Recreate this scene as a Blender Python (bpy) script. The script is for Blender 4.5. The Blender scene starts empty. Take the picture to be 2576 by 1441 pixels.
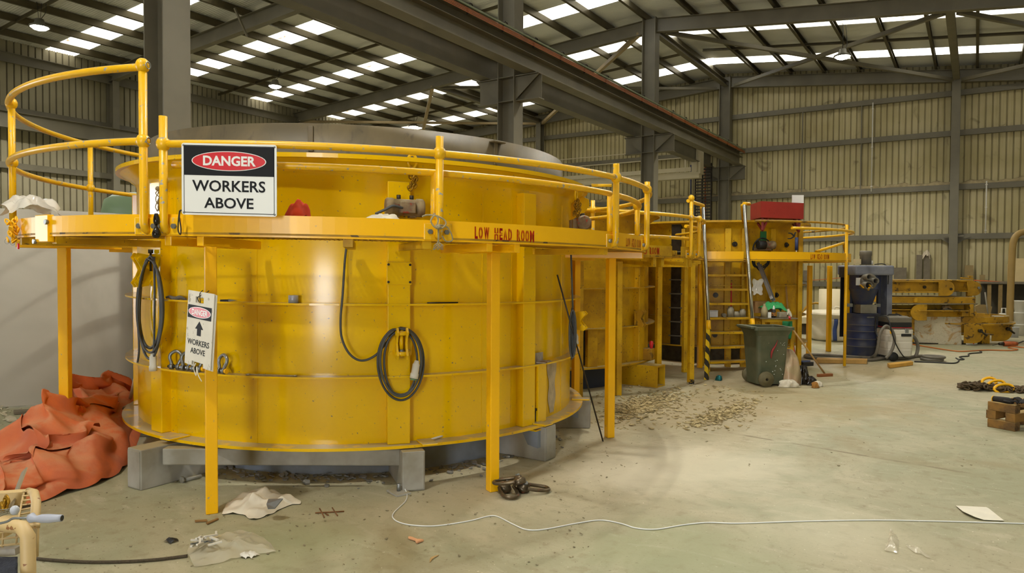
import bpy, bmesh, math, random
from mathutils import Vector, Matrix
random.seed(7)
PI = math.pi
C = bpy.context.scene.collection
sc = bpy.context.scene

# ---------------------------------------------------------------- camera
FPX, CX, CY, HZ = 1800.0, 1288.0, 720.5, 675.0
YAW = math.radians(32.96); PITCH = math.atan((CY - HZ) / FPX); EYE = Vector((0, 0, 1.65))
FW = Vector((-math.sin(YAW) * math.cos(PITCH), math.cos(YAW) * math.cos(PITCH), -math.sin(PITCH)))
RT = Vector((math.cos(YAW), math.sin(YAW), 0)); UP = RT.cross(FW)
ROLL = math.radians(.3); RT, UP = RT * math.cos(ROLL) + UP * math.sin(ROLL), UP * math.cos(ROLL) - RT * math.sin(ROLL)
cam = bpy.data.cameras.new('camera'); camo = bpy.data.objects.new('camera', cam); C.objects.link(camo)
cam.sensor_width = 36.0; cam.sensor_fit = 'HORIZONTAL'; cam.lens = 36.0 * FPX / 2576.0
cam.clip_start = 0.05; cam.clip_end = 200
camo.matrix_world = Matrix(((RT.x, UP.x, -FW.x, 0), (RT.y, UP.y, -FW.y, 0), (RT.z, UP.z, -FW.z, EYE.z), (0, 0, 0, 1)))
sc.camera = camo

# ---------------------------------------------------------------- light and exposure
sc.view_settings.view_transform = 'Standard'; sc.view_settings.look = 'None'
sc.view_settings.gamma = 1.0; sc.view_settings.use_curve_mapping = False
sc.view_settings.exposure = 0.34
wd = bpy.data.worlds.new('sky'); sc.world = wd; wd.use_nodes = True
wd.node_tree.nodes['Background'].inputs['Color'].default_value = (0.94, 0.97, 1.0, 1)
wd.node_tree.nodes['Background'].inputs['Strength'].default_value = 13.0
sc.cycles.max_bounces = 6; sc.cycles.diffuse_bounces = 4; sc.cycles.glossy_bounces = 3
sc.cycles.transmission_bounces = 4; sc.cycles.transparent_max_bounces = 8
sc.cycles.sample_clamp_indirect = 4.0; sc.cycles.caustics_reflective = False; sc.cycles.caustics_refractive = False
def portal(loc, rot, w, h):                              # guides the daylight through a doorway
    l = bpy.data.lights.new('doorway_daylight', 'AREA'); l.shape = 'RECTANGLE'; l.size = w; l.size_y = h; l.cycles.is_portal = True
    o = bpy.data.objects.new('doorway_daylight', l); C.objects.link(o); o.location = loc; o.rotation_euler = rot
YF, DOORX, DOORW, DOORH = -9.0, 1.75, 2.4, 4.8            # rear wall with a tall door
SDY, SDW, SDH = -4.6, 3.0, 4.4                            # side door in the left wall
portal((DOORX, YF + .02, DOORH / 2), (-math.pi / 2, 0, math.pi), DOORW, DOORH); portal((-24.98, SDY, SDH / 2), (math.pi / 2, 0, -math.pi / 2), SDW, SDH)
SKYLIGHT_POWER = 1.9
LAMP_WATTS = 1420.0

# ---------------------------------------------------------------- from a direction in the view to a point of the place
def ray(px, py): return FW + RT * ((px - CX) / FPX) + UP * ((CY - py) / FPX)
def G(px, py, z=0.0):
    r = ray(px, py); return EYE + r * ((z - EYE.z) / r.z)
def PY(px, py, y):
    r = ray(px, py); return EYE + r * (y / r.y)
def PX(px, py, x):
    r = ray(px, py); return EYE + r * (x / r.x)
def PD(px, py, d): return EYE + ray(px, py) * d
def PC(px, py, c, R, far=False):                     # on an upright cylinder
    r = ray(px, py); a = r.x ** 2 + r.y ** 2; b = -2 * (r.x * c[0] + r.y * c[1]); k = c[0] ** 2 + c[1] ** 2 - R * R
    q = max(b * b - 4 * a * k, 0) ** .5
    return EYE + r * ((-b + (q if far else -q)) / (2 * a))

# ---------------------------------------------------------------- mesh building
LEAN = None                                                # the front mould stands slightly out of level
class MB:
    def __init__(s): s.v = []; s.f = []; s.sm = []
    def add(s, vs, fs, smooth=False):
        o = len(s.v); s.v += [Vector(v) for v in vs]
        for f in fs: s.f.append(tuple(i + o for i in f)); s.sm.append(smooth)
        return s
    def box(s, c, size, rz=0.0, M=None):
        hx, hy, hz = size[0] / 2, size[1] / 2, size[2] / 2
        R = M if M is not None else Matrix.Rotation(rz, 3, 'Z')
        vs = [Vector(c) + R @ Vector((x * hx, y * hy, z * hz)) for z in (-1, 1) for y in (-1, 1) for x in (-1, 1)]
        return s.add(vs, [(0, 2, 3, 1), (4, 5, 7, 6), (0, 1, 5, 4), (2, 6, 7, 3), (0, 4, 6, 2), (1, 3, 7, 5)])
    def beam(s, p0, p1, w, h, up=(0, 0, 1)):             # rectangular bar between two points
        p0, p1 = Vector(p0), Vector(p1); d = (p1 - p0).normalized(); u = Vector(up)
        sd = d.cross(u)
        if sd.length < 1e-4: sd = d.cross(Vector((1, 0, 0)))
        sd.normalize(); u = sd.cross(d)
        q = [(-w / 2, -h / 2), (w / 2, -h / 2), (w / 2, h / 2), (-w / 2, h / 2)]
        vs = [p + sd * a + u * b for p in (p0, p1) for a, b in q]
        return s.add(vs, [(0, 1, 2, 3), (7, 6, 5, 4), (0, 4, 5, 1), (1, 5, 6, 2), (2, 6, 7, 3), (3, 7, 4, 0)])
    def sect(s, p0, p1, prof, up=(0, 0, 1), closed=True):   # any section swept straight from p0 to p1
        p0, p1 = Vector(p0), Vector(p1); d = (p1 - p0).normalized(); u = Vector(up)
        sd = d.cross(u)
        if sd.length < 1e-4: sd = d.cross(Vector((1, 0, 0)))
        sd.normalize(); u = sd.cross(d); n = len(prof)
        vs = [p + sd * a + u * b for p in (p0, p1) for a, b in prof]
        fs = [(i, i + n, (i + 1) % n + n, (i + 1) % n) for i in range(n if closed else n - 1)]
        if closed: fs += [tuple(range(n)), tuple(range(2 * n - 1, n - 1, -1))]
        return s.add(vs, fs)
    def tube(s, pts, r, seg=10, caps=True, closed=False):
        pts = [Vector(p) for p in pts]; n = len(pts); rs = r if isinstance(r, (list, tuple)) else [r] * n
        t0 = (pts[1] - pts[0]).normalized(); a = Vector((0, 0, 1)) if abs(t0.z) < .9 else Vector((1, 0, 0))
        nx = t0.cross(a).normalized(); vs = []
        for i, p in enumerate(pts):
            t = ((pts[(i + 1) % n] if closed or i < n - 1 else p) - (pts[i - 1] if closed or i > 0 else p)).normalized()
            nx = (nx - t * nx.dot(t)).normalized(); b = t.cross(nx)
            for k in range(seg):
                an = 2 * PI * k / seg; vs.append(p + (nx * math.cos(an) + b * math.sin(an)) * rs[i])
        fs = []
        for i in range(n if closed else n - 1):
            j = (i + 1) % n
            for k in range(seg): fs.append((i * seg + k, i * seg + (k + 1) % seg, j * seg + (k + 1) % seg, j * seg + k))
        s.add(vs, fs, True)
        if caps and not closed:
            o = len(s.v) - len(vs)
            s.f.append(tuple(o + k for k in range(seg))[::-1]); s.sm.append(False)
            s.f.append(tuple(o + (n - 1) * seg + k for k in range(seg))); s.sm.append(False)
        return s
    def cyl(s, p0, p1, r0, r1=None, seg=20, caps=True): return s.tube([p0, p1], [r0, r0 if r1 is None else r1], seg, caps)
    def ball(s, c, r, seg=12, sc=(1, 1, 1), M=None):
        vs, fs, m = [], [], seg // 2
        for i in range(m + 1):
            th = PI * i / m
            for k in range(seg):
                ph = 2 * PI * k / seg
                q = Vector((math.sin(th) * math.cos(ph) * sc[0], math.sin(th) * math.sin(ph) * sc[1], math.cos(th) * sc[2])) * r
                vs.append(Vector(c) + (M @ q if M is not None else q))
        for i in range(m):
            for k in range(seg): fs.append((i * seg + k, (i + 1) * seg + k, (i + 1) * seg + (k + 1) % seg, i * seg + (k + 1) % seg))
        return s.add(vs, fs, True)
    def lathe(s, c, prof, seg=32, M=None, a0=0.0, a1=2 * PI, smooth=True):   # prof: (radius, height)
        full = abs(a1 - a0 - 2 * PI) < 1e-6; n = len(prof); k = seg if full else seg + 1; vs = []
        for i in range(k):
            a = a0 + (a1 - a0) * i / seg
            for r, z in prof:
                q = Vector((r * math.cos(a), r * math.sin(a), z)); vs.append(Vector(c) + (M @ q if M is not None else q))
        fs = []
        for i in range(seg):
            j = (i + 1) % k
            for q in range(n - 1): fs.append((i * n + q, j * n + q, j * n + q + 1, i * n + q + 1))
        return s.add(vs, fs, smooth)
    def ring(s, c, r0, r1, z0, z1, a0=0.0, a1=2 * PI, seg=64):          # block with a rectangular section bent round an axis
        full = abs(a1 - a0 - 2 * PI) < 1e-6; k = seg if full else seg + 1; vs = []
        for i in range(k):
            a = a0 + (a1 - a0) * i / seg; x, y = math.cos(a), math.sin(a)
            for r, z in ((r0, z0), (r1, z0), (r1, z1), (r0, z1)): vs.append((c[0] + r * x, c[1] + r * y, z))
        fs = []
        for i in range(seg):
            j = (i + 1) % k
            for q in range(4): fs.append((i * 4 + q, j * 4 + q, j * 4 + (q + 1) % 4, i * 4 + (q + 1) % 4))
        if not full: fs += [(3, 2, 1, 0), tuple(seg * 4 + q for q in range(4))]
        return s.add(vs, fs)
    def prism(s, poly, dv):                               # flat outline pushed along a vector
        n = len(poly); dv = Vector(dv); vs = [Vector(p) for p in poly] + [Vector(p) + dv for p in poly]
        return s.add(vs, [tuple(range(n))[::-1], tuple(range(n, 2 * n))] + [(i, (i + 1) % n, (i + 1) % n + n, i + n) for i in range(n)])
    def grid(s, nu, nv, fn, smooth=True, closed_u=False):
        vs = [fn(i / (nu if closed_u else nu - 1), j / (nv - 1)) for i in range(nu) for j in range(nv)]
        fs = [(i * nv + j, ((i + 1) % nu) * nv + j, ((i + 1) % nu) * nv + j + 1, i * nv + j + 1) for i in range(nu if closed_u else nu - 1) for j in range(nv - 1)]
        return s.add(vs, fs, smooth)
    def build(s, name, m, parent=None, label=None, cat=None, group=None, kind=None, bevel=0, fix=True, solid=0, subd=0):
        if LEAN:
            for v in s.v: v.z -= LEAN[1] * ((v.x - LEAN[0][0]) * RT.x + (v.y - LEAN[0][1]) * RT.y) * v.z / 2
        me = bpy.data.meshes.new(name); o = bpy.data.objects.new(name, me); C.objects.link(o)
        if parent is None:
            xs = [v.x for v in s.v]; ys = [v.y for v in s.v]; zs = [v.z for v in s.v]
            org = Vector(((min(xs) + max(xs)) / 2, (min(ys) + max(ys)) / 2, min(zs))); o.location = org
        else:
            org = Vector(parent.get('_w', (0, 0, 0))); o.parent = parent
            o['_w'] = org; 
        me.from_pydata([v - org for v in s.v], [], s.f)
        me.polygons.foreach_set('use_smooth', s.sm)
        if parent is None: o['_w'] = org
        if fix:
            b = bmesh.new(); b.from_mesh(me); bmesh.ops.recalc_face_normals(b, faces=b.faces); b.to_mesh(me); b.free()
        me.materials.append(m); me.update()
        if solid: md = o.modifiers.new('thick', 'SOLIDIFY'); md.thickness = solid; md.offset = 0
        if subd: md = o.modifiers.new('sub', 'SUBSURF'); md.levels = md.render_levels = subd
        if bevel: md = o.modifiers.new('edge', 'BEVEL'); md.width = bevel; md.segments = 2; md.limit_method = 'ANGLE'
        return tag(o, label, cat, group, kind)
def tag(o, label=None, cat=None, group=None, kind=None):
    if label: o['label'] = label
    if cat: o['category'] = cat
    if group: o['group'] = group
    if kind: o['kind'] = kind
    return o
def thing(name, label, cat, loc=(0, 0, 0), group=None):
    o = bpy.data.objects.new(name, None); C.objects.link(o); o.location = loc; o['_w'] = Vector(loc); o.empty_display_size = .1
    return tag(o, label, cat, group)
def copy_tree(o, parent=None):
    c = o.copy(); C.objects.link(c)
    if parent is not None: c.parent = parent
    for ch in list(o.children): copy_tree(ch, c)
    return c
def arc(c, r, a0, a1, n, z):
    return [Vector((c[0] + r * math.cos(a0 + (a1 - a0) * i / (n - 1)), c[1] + r * math.sin(a0 + (a1 - a0) * i / (n - 1)), z)) for i in range(n)]
def smooth_path(pts, n=8):                                # Catmull-Rom through the points
    P = [Vector(p) for p in pts]; P = [P[0] * 2 - P[1]] + P + [P[-1] * 2 - P[-2]]; out = []
    for i in range(1, len(P) - 2):
        for k in range(n):
            t = k / n; a, b, c, d = P[i - 1], P[i], P[i + 1], P[i + 2]
            out.append(.5 * ((2 * b) + (c - a) * t + (2 * a - 5 * b + 4 * c - d) * t * t + (3 * b - a - 3 * c + d) * t ** 3))
    return out + [P[-2]]
def text_mb(body, height, bold=0.0, width=None, depth=.002, squeeze=1.0, space=1.0):   # letters as a flat mesh, centred, x right, y up
    cu = bpy.data.curves.new('t', 'FONT'); cu.body = body; cu.size = height / .70; cu.offset = bold * height; cu.extrude = depth / 2
    cu.space_character = space; cu.align_x = 'CENTER'; cu.resolution_u = 3
    o = bpy.data.objects.new('t', cu); C.objects.link(o); dg = bpy.context.evaluated_depsgraph_get()
    me = bpy.data.meshes.new_from_object(o.evaluated_get(dg)); mb = MB()
    if width: xs = [v.co.x for v in me.vertices]; squeeze = width / (max(xs) - min(xs))
    mb.add([(v.co.x * squeeze, v.co.y - height / 2, v.co.z) for v in me.vertices], [tuple(p.vertices) for p in me.polygons])
    bpy.data.objects.remove(o); bpy.data.curves.remove(cu); bpy.data.meshes.remove(me)
    return mb
def stencil(body, height, bold, width):                    # letter by letter, with the bridges of a spray stencil
    mb = MB(); adv = {'I': .3, 'W': .95, 'M': .9, ' ': .55, 'L': .55, 'E': .6}; x = 0; out = []
    for ch in body:
        w = adv.get(ch, .70) * height
        if ch != ' ':
            t = text_mb(ch, height, bold, w * .80); b = bmesh.new(); vs = [b.verts.new(v) for v in t.v]
            for f in t.f:
                try: b.faces.new([vs[i] for i in f])
                except ValueError: pass
            if ch in 'OADRHEM':
                g = height * .05; ax = (1, 0, 0) if ch in 'OADRM' else (0, 1, 0)
                for q in (-g, g): bmesh.ops.bisect_plane(b, geom=b.verts[:] + b.edges[:] + b.faces[:], plane_co=Vector(ax) * q, plane_no=ax)
                bmesh.ops.delete(b, geom=[f for f in b.faces if abs(f.calc_center_median().dot(Vector(ax))) < g * .98], context='FACES')
            b.verts.index_update(); out.append((x + w / 2, [v.co.copy() for v in b.verts], [tuple(v.index for v in f.verts) for f in b.faces])); b.free()
        x += w + .06 * height
    k = width / x
    for cx, vs, fs in out: mb.add([((v.x + cx - x / 2) * k, v.y, v.z) for v in vs], fs)
    return mb
def place(mb, origin, xd, yd):                             # map a flat mesh onto a plane in the place
    xd, yd = Vector(xd).normalized(), Vector(yd).normalized(); n = xd.cross(yd); o = Vector(origin)
    mb.v = [o + xd * v.x + yd * v.y + n * v.z for v in mb.v]; return mb

# ---------------------------------------------------------------- materials
def lin(c):
    def g(x):
        x /= 255.0; return x / 12.92 if x <= .04045 else ((x + .055) / 1.055) ** 2.4
    return (g(c[0]), g(c[1]), g(c[2]), 1)
class N:                                                   # small node helper
    def __init__(s, name):
        s.m = bpy.data.materials.new(name); s.m.use_nodes = True; s.t = s.m.node_tree; s.b = s.t.nodes['Principled BSDF']
        s.co = s.t.nodes.new('ShaderNodeTexCoord').outputs['Object']
    def n(s, typ, **kw):
        nd = s.t.nodes.new('ShaderNode' + typ)
        for k, v in kw.items():
            if hasattr(nd, k): setattr(nd, k, v)
            else: s.set(nd.inputs[k.replace('_', ' ')], v)
        return nd
    def set(s, inp, v):
        if hasattr(v, 'is_output'): s.t.links.new(v, inp)
        else: inp.default_value = v
    def noise(s, scale, detail=4, dist=0.0, vec=None, rough=.55):
        return s.n('TexNoise', Vector=vec or s.co, Scale=scale, Detail=detail, Distortion=dist, Roughness=rough).outputs['Fac']
    def stretch(s, sx, sy, sz): return s.n('Mapping', Vector=s.co, Scale=(sx, sy, sz)).outputs['Vector']
    def ramp(s, fac, a, b):                                # 0..1 between a and b
        return s.n('MapRange', Value=fac, From_Min=a, From_Max=b, interpolation_type='SMOOTHSTEP').outputs['Result']
    def mul(s, a, b):
        nd = s.t.nodes.new('ShaderNodeMath'); nd.operation = 'MULTIPLY'; s.set(nd.inputs[0], a); s.set(nd.inputs[1], b); return nd.outputs[0]
    def mix(s, fac, a, b):
        nd = s.t.nodes.new('ShaderNodeMix'); nd.data_type = 'RGBA'; s.set(nd.inputs[0], fac); s.set(nd.inputs[6], a); s.set(nd.inputs[7], b); return nd.outputs[2]
    def up(s):                                             # how far a face looks upward
        return s.n('SeparateXYZ', Vector=s.n('NewGeometry').outputs['Normal']).outputs['Z']
    def col(s, c): s.set(s.b.inputs['Base Color'], c); return s
    def pr(s, **kw):
        for k, v in kw.items(): s.set(s.b.inputs[k.replace('_', ' ')], v)
        return s
    def bump(s, fac, strength=.3, dist=.01):
        s.set(s.b.inputs['Normal'], s.n('Bump', Height=fac, Strength=strength, Distance=dist).outputs['Normal']); return s
def mat(name, c, rough=.6, metal=0.0, var=.12, vs=3.0, dark=None, chip=None, chip_t=.66, chip_s=14, dust=None, bump=0, bs=40, sp=.5):
    k = N(name); base = lin(c); d = tuple(x * (1 - var * 2) for x in base[:3]) + (1,)
    cc = k.mix(k.ramp(k.noise(vs), .3, .7), base, lin(dark) if dark else d)
    if chip:
        f = k.mul(k.ramp(k.noise(chip_s, 5), chip_t, chip_t + .03), k.ramp(k.noise(chip_s * .13, 2), .35, .55))
        cc = k.mix(f, cc, lin(chip))
    if dust: cc = k.mix(k.mul(k.ramp(k.up(), .72, .95), k.ramp(k.noise(7, 4), .25, .5)), cc, lin(dust))
    k.col(cc).pr(Roughness=rough, Metallic=metal); k.b.inputs['Specular IOR Level'].default_value = sp
    if bump: k.bump(k.noise(bs), bump)
    return k.m
DUST = (176, 166, 138)
YEL = mat('yellow_enamel', (243, 196, 2), .16, 0, .03, 1.2, chip=(120, 112, 96), chip_t=.67, chip_s=44, dust=DUST)
YEL2 = mat('bright_yellow_enamel', (254, 192, 8), .32, 0, .03, 2, chip=(150, 146, 136), chip_t=.70, chip_s=20, dust=(206, 160, 60))
YELW = mat('worn_yellow_enamel', (224, 178, 8), .48, 0, .10, 2.5, dark=(176, 132, 14), chip=(96, 74, 34), chip_t=.635, chip_s=34, dust=(168, 150, 96))
YELO = mat('old_yellow_enamel', (196, 148, 14), .6, 0, .16, 2.5, dark=(146, 108, 18), chip=(84, 62, 26), chip_t=.58, chip_s=9, dust=(150, 132, 90))
YELR = mat('chipped_yellow_rail_enamel', (246, 190, 14), .33, 0, .05, 4, chip=(160, 160, 156), chip_t=.62, chip_s=30, dust=(190, 168, 116))
STEEL = mat('grey_painted_steel', (116, 110, 92), .55, 0, .10, 1.5, dust=(122, 112, 88))
STEELL = mat('pale_grey_painted_steel', (150, 146, 132), .5, 0, .08, 1.5)
PURL = mat('galvanised_purlin_steel', (98, 90, 68), .42, .55, .10, 2.0)
ROOF = mat('zinc_roof_sheet', (226, 226, 222), .36, .30, .06, .8)
PALE = mat('pale_render', (200, 194, 180), .7, 0, .06, .8)
CREAM = mat('cream_wall_sheet', (206, 194, 158), .62, 0, .04, .6)
BLACK = mat('black_rubber', (30, 31, 32), .5, 0, .1, 8)
GREYCAB = mat('grey_cable_sheath', (78, 80, 80), .5, 0, .08, 8)
DARKST = mat('dark_oily_steel', (70, 64, 54), .42, .7, .2, 10)
GALV = mat('galvanised_steel', (150, 154, 156), .38, .8, .12, 12)
CHROME = mat('worn_bare_steel', (190, 188, 180), .22, .95, .08, 6)
WHITEP = mat('white_plastic', (222, 218, 206), .45, 0, .05, 4)
# ================================================================ the hall
X0, XL, XR, YB = -8.6, -25.0, 7.8, 29.4
FR = (5.25, 13.15, 21.1, 29.05)                            # frames along the hall
def roof_z(x): return 9.62 - .066 * (X0 - x) if x < X0 else 9.62 - .108 * (x - X0)
def raft_z(x): return roof_z(x) - .20                      # top of the rafters
# floor
k = N('dusty_green_concrete')
n1 = k.noise(.35, 3, 1.2); n2 = k.noise(1.1, 5, 2.0); n3 = k.noise(9, 6); sw = k.noise(2.2, 6, 2.5, k.stretch(.5, 1.6, 1))
c = k.mix(k.ramp(n1, .36, .64), lin((170, 161, 132)), lin((153, 152, 122)))
c = k.mix(k.mul(k.ramp(n2, .44, .70), .55), c, lin((184, 177, 148)))
c = k.mix(k.mul(k.ramp(k.noise(.55, 5, 1.5, k.stretch(1, .6, 1)), .54, .74), .5), c, lin((136, 118, 76)))
c = k.mix(k.mul(k.ramp(sw, .54, .78), .45), c, lin((200, 194, 172)))
c = k.mix(k.mul(k.ramp(n3, .50, .72), .40), c, lin((124, 112, 80)))
n4 = k.noise(60, 3); c = k.mix(k.mul(k.ramp(n4, .58, .72), .35), c, lin((112, 100, 70)))
sp = k.ramp(k.noise(34, 3), .66, .70); c = k.mix(k.mul(sp, k.mul(k.ramp(n2, .36, .6), .7)), c, lin((84, 74, 50)))
sp2 = k.ramp(k.noise(47, 2), .69, .72); c = k.mix(k.mul(sp2, k.mul(k.ramp(sw, .40, .6), .8)), c, lin((226, 220, 200)))
wv = k.n('TexVoronoi', feature='DISTANCE_TO_EDGE', Vector=k.n('Mapping', Vector=k.co, Scale=(.09, .12, 1)).outputs['Vector'], Scale=1.0)
ck = k.ramp(wv.outputs['Distance'], .0035, .0005); c = k.mix(k.mul(ck, k.mul(k.ramp(n2, .45, .6), .7)), c, lin((104, 92, 62)))
pos = k.n('NewGeometry').outputs['Position']; edge = k.noise(1.4, 6, 1.5)
def patch(px, py, r, cc, amt):
    global c
    q = G(px, py); d = k.t.nodes.new('ShaderNodeVectorMath'); d.operation = 'DISTANCE'; k.set(d.inputs[0], pos); d.inputs[1].default_value = q
    a = k.t.nodes.new('ShaderNodeMath'); a.operation = 'MULTIPLY_ADD'; k.set(a.inputs[0], edge); a.inputs[1].default_value = r * 1.2; k.set(a.inputs[2], d.outputs['Value'])
    c = k.mix(k.mul(k.ramp(a.outputs[0], r * 1.55, r * .75), amt), c, lin(cc))
patch(1760, 1170, 1.3, (212, 204, 178), .6); patch(1540, 1190, .8, (206, 198, 174), .5); patch(1150, 1260, .9, (196, 186, 158), .4); patch(2100, 1330, .8, (206, 200, 172), .4); patch(1680, 1040, 1.6, (150, 132, 90), .5); patch(2000, 1010, 2.2, (160, 136, 86), .45); patch(2260, 940, 1.8, (166, 142, 92), .4); patch(700, 1380, .7, (150, 156, 118), .5); patch(1750, 1400, .9, (152, 158, 118), .5)
k.col(c).pr(Roughness=.62); k.bump(n3, .12, .01); FLOOR = k.m
MB().add([(XL - .2, YF, 0), (XR + 6, YF, 0), (XR + 6, YB + .2, 0), (XL - .2, YB + .2, 0)], [(0, 1, 2, 3)]).build('floor', FLOOR, kind='structure')
# ribbed wall sheets
k = N('cream_ribbed_sheet')
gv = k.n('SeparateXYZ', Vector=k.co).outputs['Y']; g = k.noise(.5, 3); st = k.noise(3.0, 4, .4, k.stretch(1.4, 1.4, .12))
c = k.mix(k.ramp(g, .35, .7), lin((190, 179, 138)), lin((168, 156, 110)))
c = k.mix(k.mul(k.ramp(st, .56, .80), .6), c, lin((122, 106, 58)))
c = k.mix(k.mul(k.ramp(k.noise(1.6, 6, 1.0), .60, .72), .55), c, lin((96, 84, 52)))
st2 = k.noise(5.0, 5, .2, k.stretch(2.2, 2.2, .07)); c = k.mix(k.mul(k.ramp(st2, .50, .74), .45), c, lin((148, 132, 84)))
c = k.mix(k.mul(k.ramp(gv, .004, .016), .42), c, lin((84, 70, 36)))  # grooves darkened in the colour: recess shade plus brown dirt
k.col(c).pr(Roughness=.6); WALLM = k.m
def ribbed(L, pitch, pan, depth):
    out, s = [], 0.0
    while s < L:
        out += [(s, 0), (s + pan, 0), (s + pan + .012, depth), (s + pitch - .012, depth)]; s += pitch
    return out + [(L, 0)]
pr = ribbed(XR + 6 - XL, .2, .15, .035); mb = MB(); n = len(pr)
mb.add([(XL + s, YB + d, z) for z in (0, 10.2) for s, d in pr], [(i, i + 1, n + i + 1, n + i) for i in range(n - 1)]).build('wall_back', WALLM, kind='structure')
k = N('darker_ribbed_sheet'); gx = k.n('SeparateXYZ', Vector=k.co).outputs['X']; c = k.mix(k.ramp(k.noise(.6, 3), .35, .7), lin((154, 146, 120)), lin((134, 126, 98)))  # left wall sheet, base tone darker than the back wall
c = k.mix(k.mul(k.ramp(gx, .0, -.012), .6), c, lin((70, 62, 42))); k.col(c).pr(Roughness=.65); WL = k.m; mb = MB()  # groove tone again holds recess shade and dirt together
for ya, yb, za in ((YF, SDY - SDW / 2, 0), (SDY - SDW / 2, SDY + SDW / 2, SDH), (SDY + SDW / 2, YB, 0)):
    pr = ribbed(yb - ya, .2, .15, .035); n = len(pr)
    mb.add([(XL - d, ya + s, z) for z in (za, roof_z(XL) + .05) for s, d in pr], [(i, i + 1, n + i + 1, n + i) for i in range(n - 1)])
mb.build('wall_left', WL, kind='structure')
mb = MB()
for xa, xb, za in ((XL - .1, DOORX - DOORW / 2, 0), (DOORX - DOORW / 2, DOORX + DOORW / 2, DOORH), (DOORX + DOORW / 2, XR + 6.1, 0)): mb.box(((xa + xb) / 2, YF - .05, (za + 10.2) / 2), (xb - xa, .1, 10.2 - za))
mb.build('wall_front', CREAM, kind='structure')
MB().box((XR + 6.05, (YB + YF) / 2, 4.1), (.1, YB - YF, 8.2)).build('wall_right', CREAM, kind='structure')
# roof sheets, corrugated across the slope, with gaps where the translucent sheets lie
SKY_Y = (-4.1, -.2, 3.75, 7.65, 11.6, 15.4, 19.25, 23.35, 27.35); SKW = .44
SKM = []
for nm, a, b in (('translucent_sheet_daylit', (255, 252, 240), (132, 92, 34)),):
    k = N(nm); w = k.noise(3.0, 5, 1.0); e = k.noise(60, 2, 0, k.stretch(.2, 1, 1))
    c = k.mix(k.mul(k.ramp(w, .60, .72), .85), lin(a), lin(b)); c = k.mix(k.mul(k.ramp(e, .42, .60), .55), c, lin((150, 138, 104)))
    k.col(c).pr(Roughness=.5); k.set(k.b.inputs['Emission Color'], c); k.b.inputs['Emission Strength'].default_value = SKYLIGHT_POWER; SKM.append(k.m)
def corr(y0, y1): 
    n = max(int((y1 - y0) / .0127), 2); return [(y0 + (y1 - y0) * i / n, .009 * math.sin(2 * PI * (y0 + (y1 - y0) * i / n) / .0762)) for i in range(n + 1)]
edges = [YF - .1]
for y in SKY_Y: edges += [y - SKW, y + SKW]
edges += [YB + .1]
roof = MB()
for side, xe in (('l', XL - .1), ('r', XR + 6.1)):
    for i in range(0, len(edges), 2):
        q = corr(edges[i], edges[i + 1]); n = len(q)
        roof.add([(x, y, roof_z(x) + .01 + d) for x in (X0, xe) for y, d in q], [(j, j + 1, n + j + 1, n + j) for j in range(n - 1)], True)
roof.build('ceiling', ROOF, kind='structure')
ORD = ['first', 'second', 'third', 'fourth', 'fifth', 'sixth', 'seventh', 'eighth', 'ninth', 'tenth', 'eleventh', 'twelfth', 'thirteenth', 'fourteenth']
for side, xe, sl in ((0, XL - .1, 'left'), (1, XR + 6.1, 'right')):
    for i, y in enumerate(SKY_Y):
        q = corr(y - SKW, y + SKW); n = len(q)
        mb = MB().add([(x, yy, roof_z(x) + .012 + d) for x in (X0 + (.15 if side else -.15), xe) for yy, d in q], [(j, j + 1, n + j + 1, n + j) for j in range(n - 1)], True)
        mb.build('skylight', SKM[0], label='bright translucent roof sheet in the %s slope, %s from the back wall' % (sl, ORD[8 - i]), cat='skylight', group='translucent roof sheets')

# steel sections
def isec(w, h, tf=.016, tw=.010):
    a, b, c, d = w / 2, h / 2, tf, tw / 2
    return [(-a, -b), (a, -b), (a, -b + c), (d, -b + c), (d, b - c), (a, b - c), (a, b), (-a, b), (-a, b - c), (-d, b - c), (-d, -b + c), (-a, -b + c)]
def csec(w, h, t=.004):                                     # back on the -x side
    return [(0, -h / 2), (w, -h / 2), (w, -h / 2 + .02), (w - t, -h / 2 + .02), (w - t, -h / 2 + t), (t, -h / 2 + t), (t, h / 2 - t), (w - t, h / 2 - t), (w - t, h / 2 - .02), (w, h / 2 - .02), (w, h / 2), (0, h / 2)]
CT = .43                                                    # crane columns
for i, y in enumerate(FR):
    nm = ('nearest crane column, rising behind the danger sign', 'second crane column, standing behind the far edge of the front mould', 'third crane column, carrying the roof ridge', 'last crane column, against the back wall')[i]
    t = thing('steel_column', 'grey I-section ' + nm, 'column', (X0, y, 0), 'crane columns')
    MB().sect((X0, y, 0), (X0, y, raft_z(X0) - .02), isec(.36, CT, .02, .012), up=(1, 0, 0)).build('shaft', STEEL, t)
    if i:
        zb = 5.78
        for s in (-1, 1):
            m = MB(); x1 = X0 + s * (CT / 2); x2 = X0 + s * .80
            m.prism([(x1, y - .006, zb), (x2, y - .006, zb), (x2, y - .006, zb - .52), (x1, y - .006, zb - .52)], (0, .012, 0))
            m.box(((x1 + x2) / 2, y, zb), (abs(x2 - x1), .30, .02)).box(((x1 + x2) / 2, y, zb - .52), (abs(x2 - x1), .22, .016))
            m.prism([(x1, y - .12, zb - .02), (x1, y - .12, zb - .5), (x2, y - .12, zb - .02)], (0, .012, 0)); m.build('bracket', STEEL, t)
        m = MB()
        for z in (zb, zb - .52): m.box((X0, y, z), (CT - .04, .34, .014))
        m.build('stiffener_plate', STEEL, t)
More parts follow.
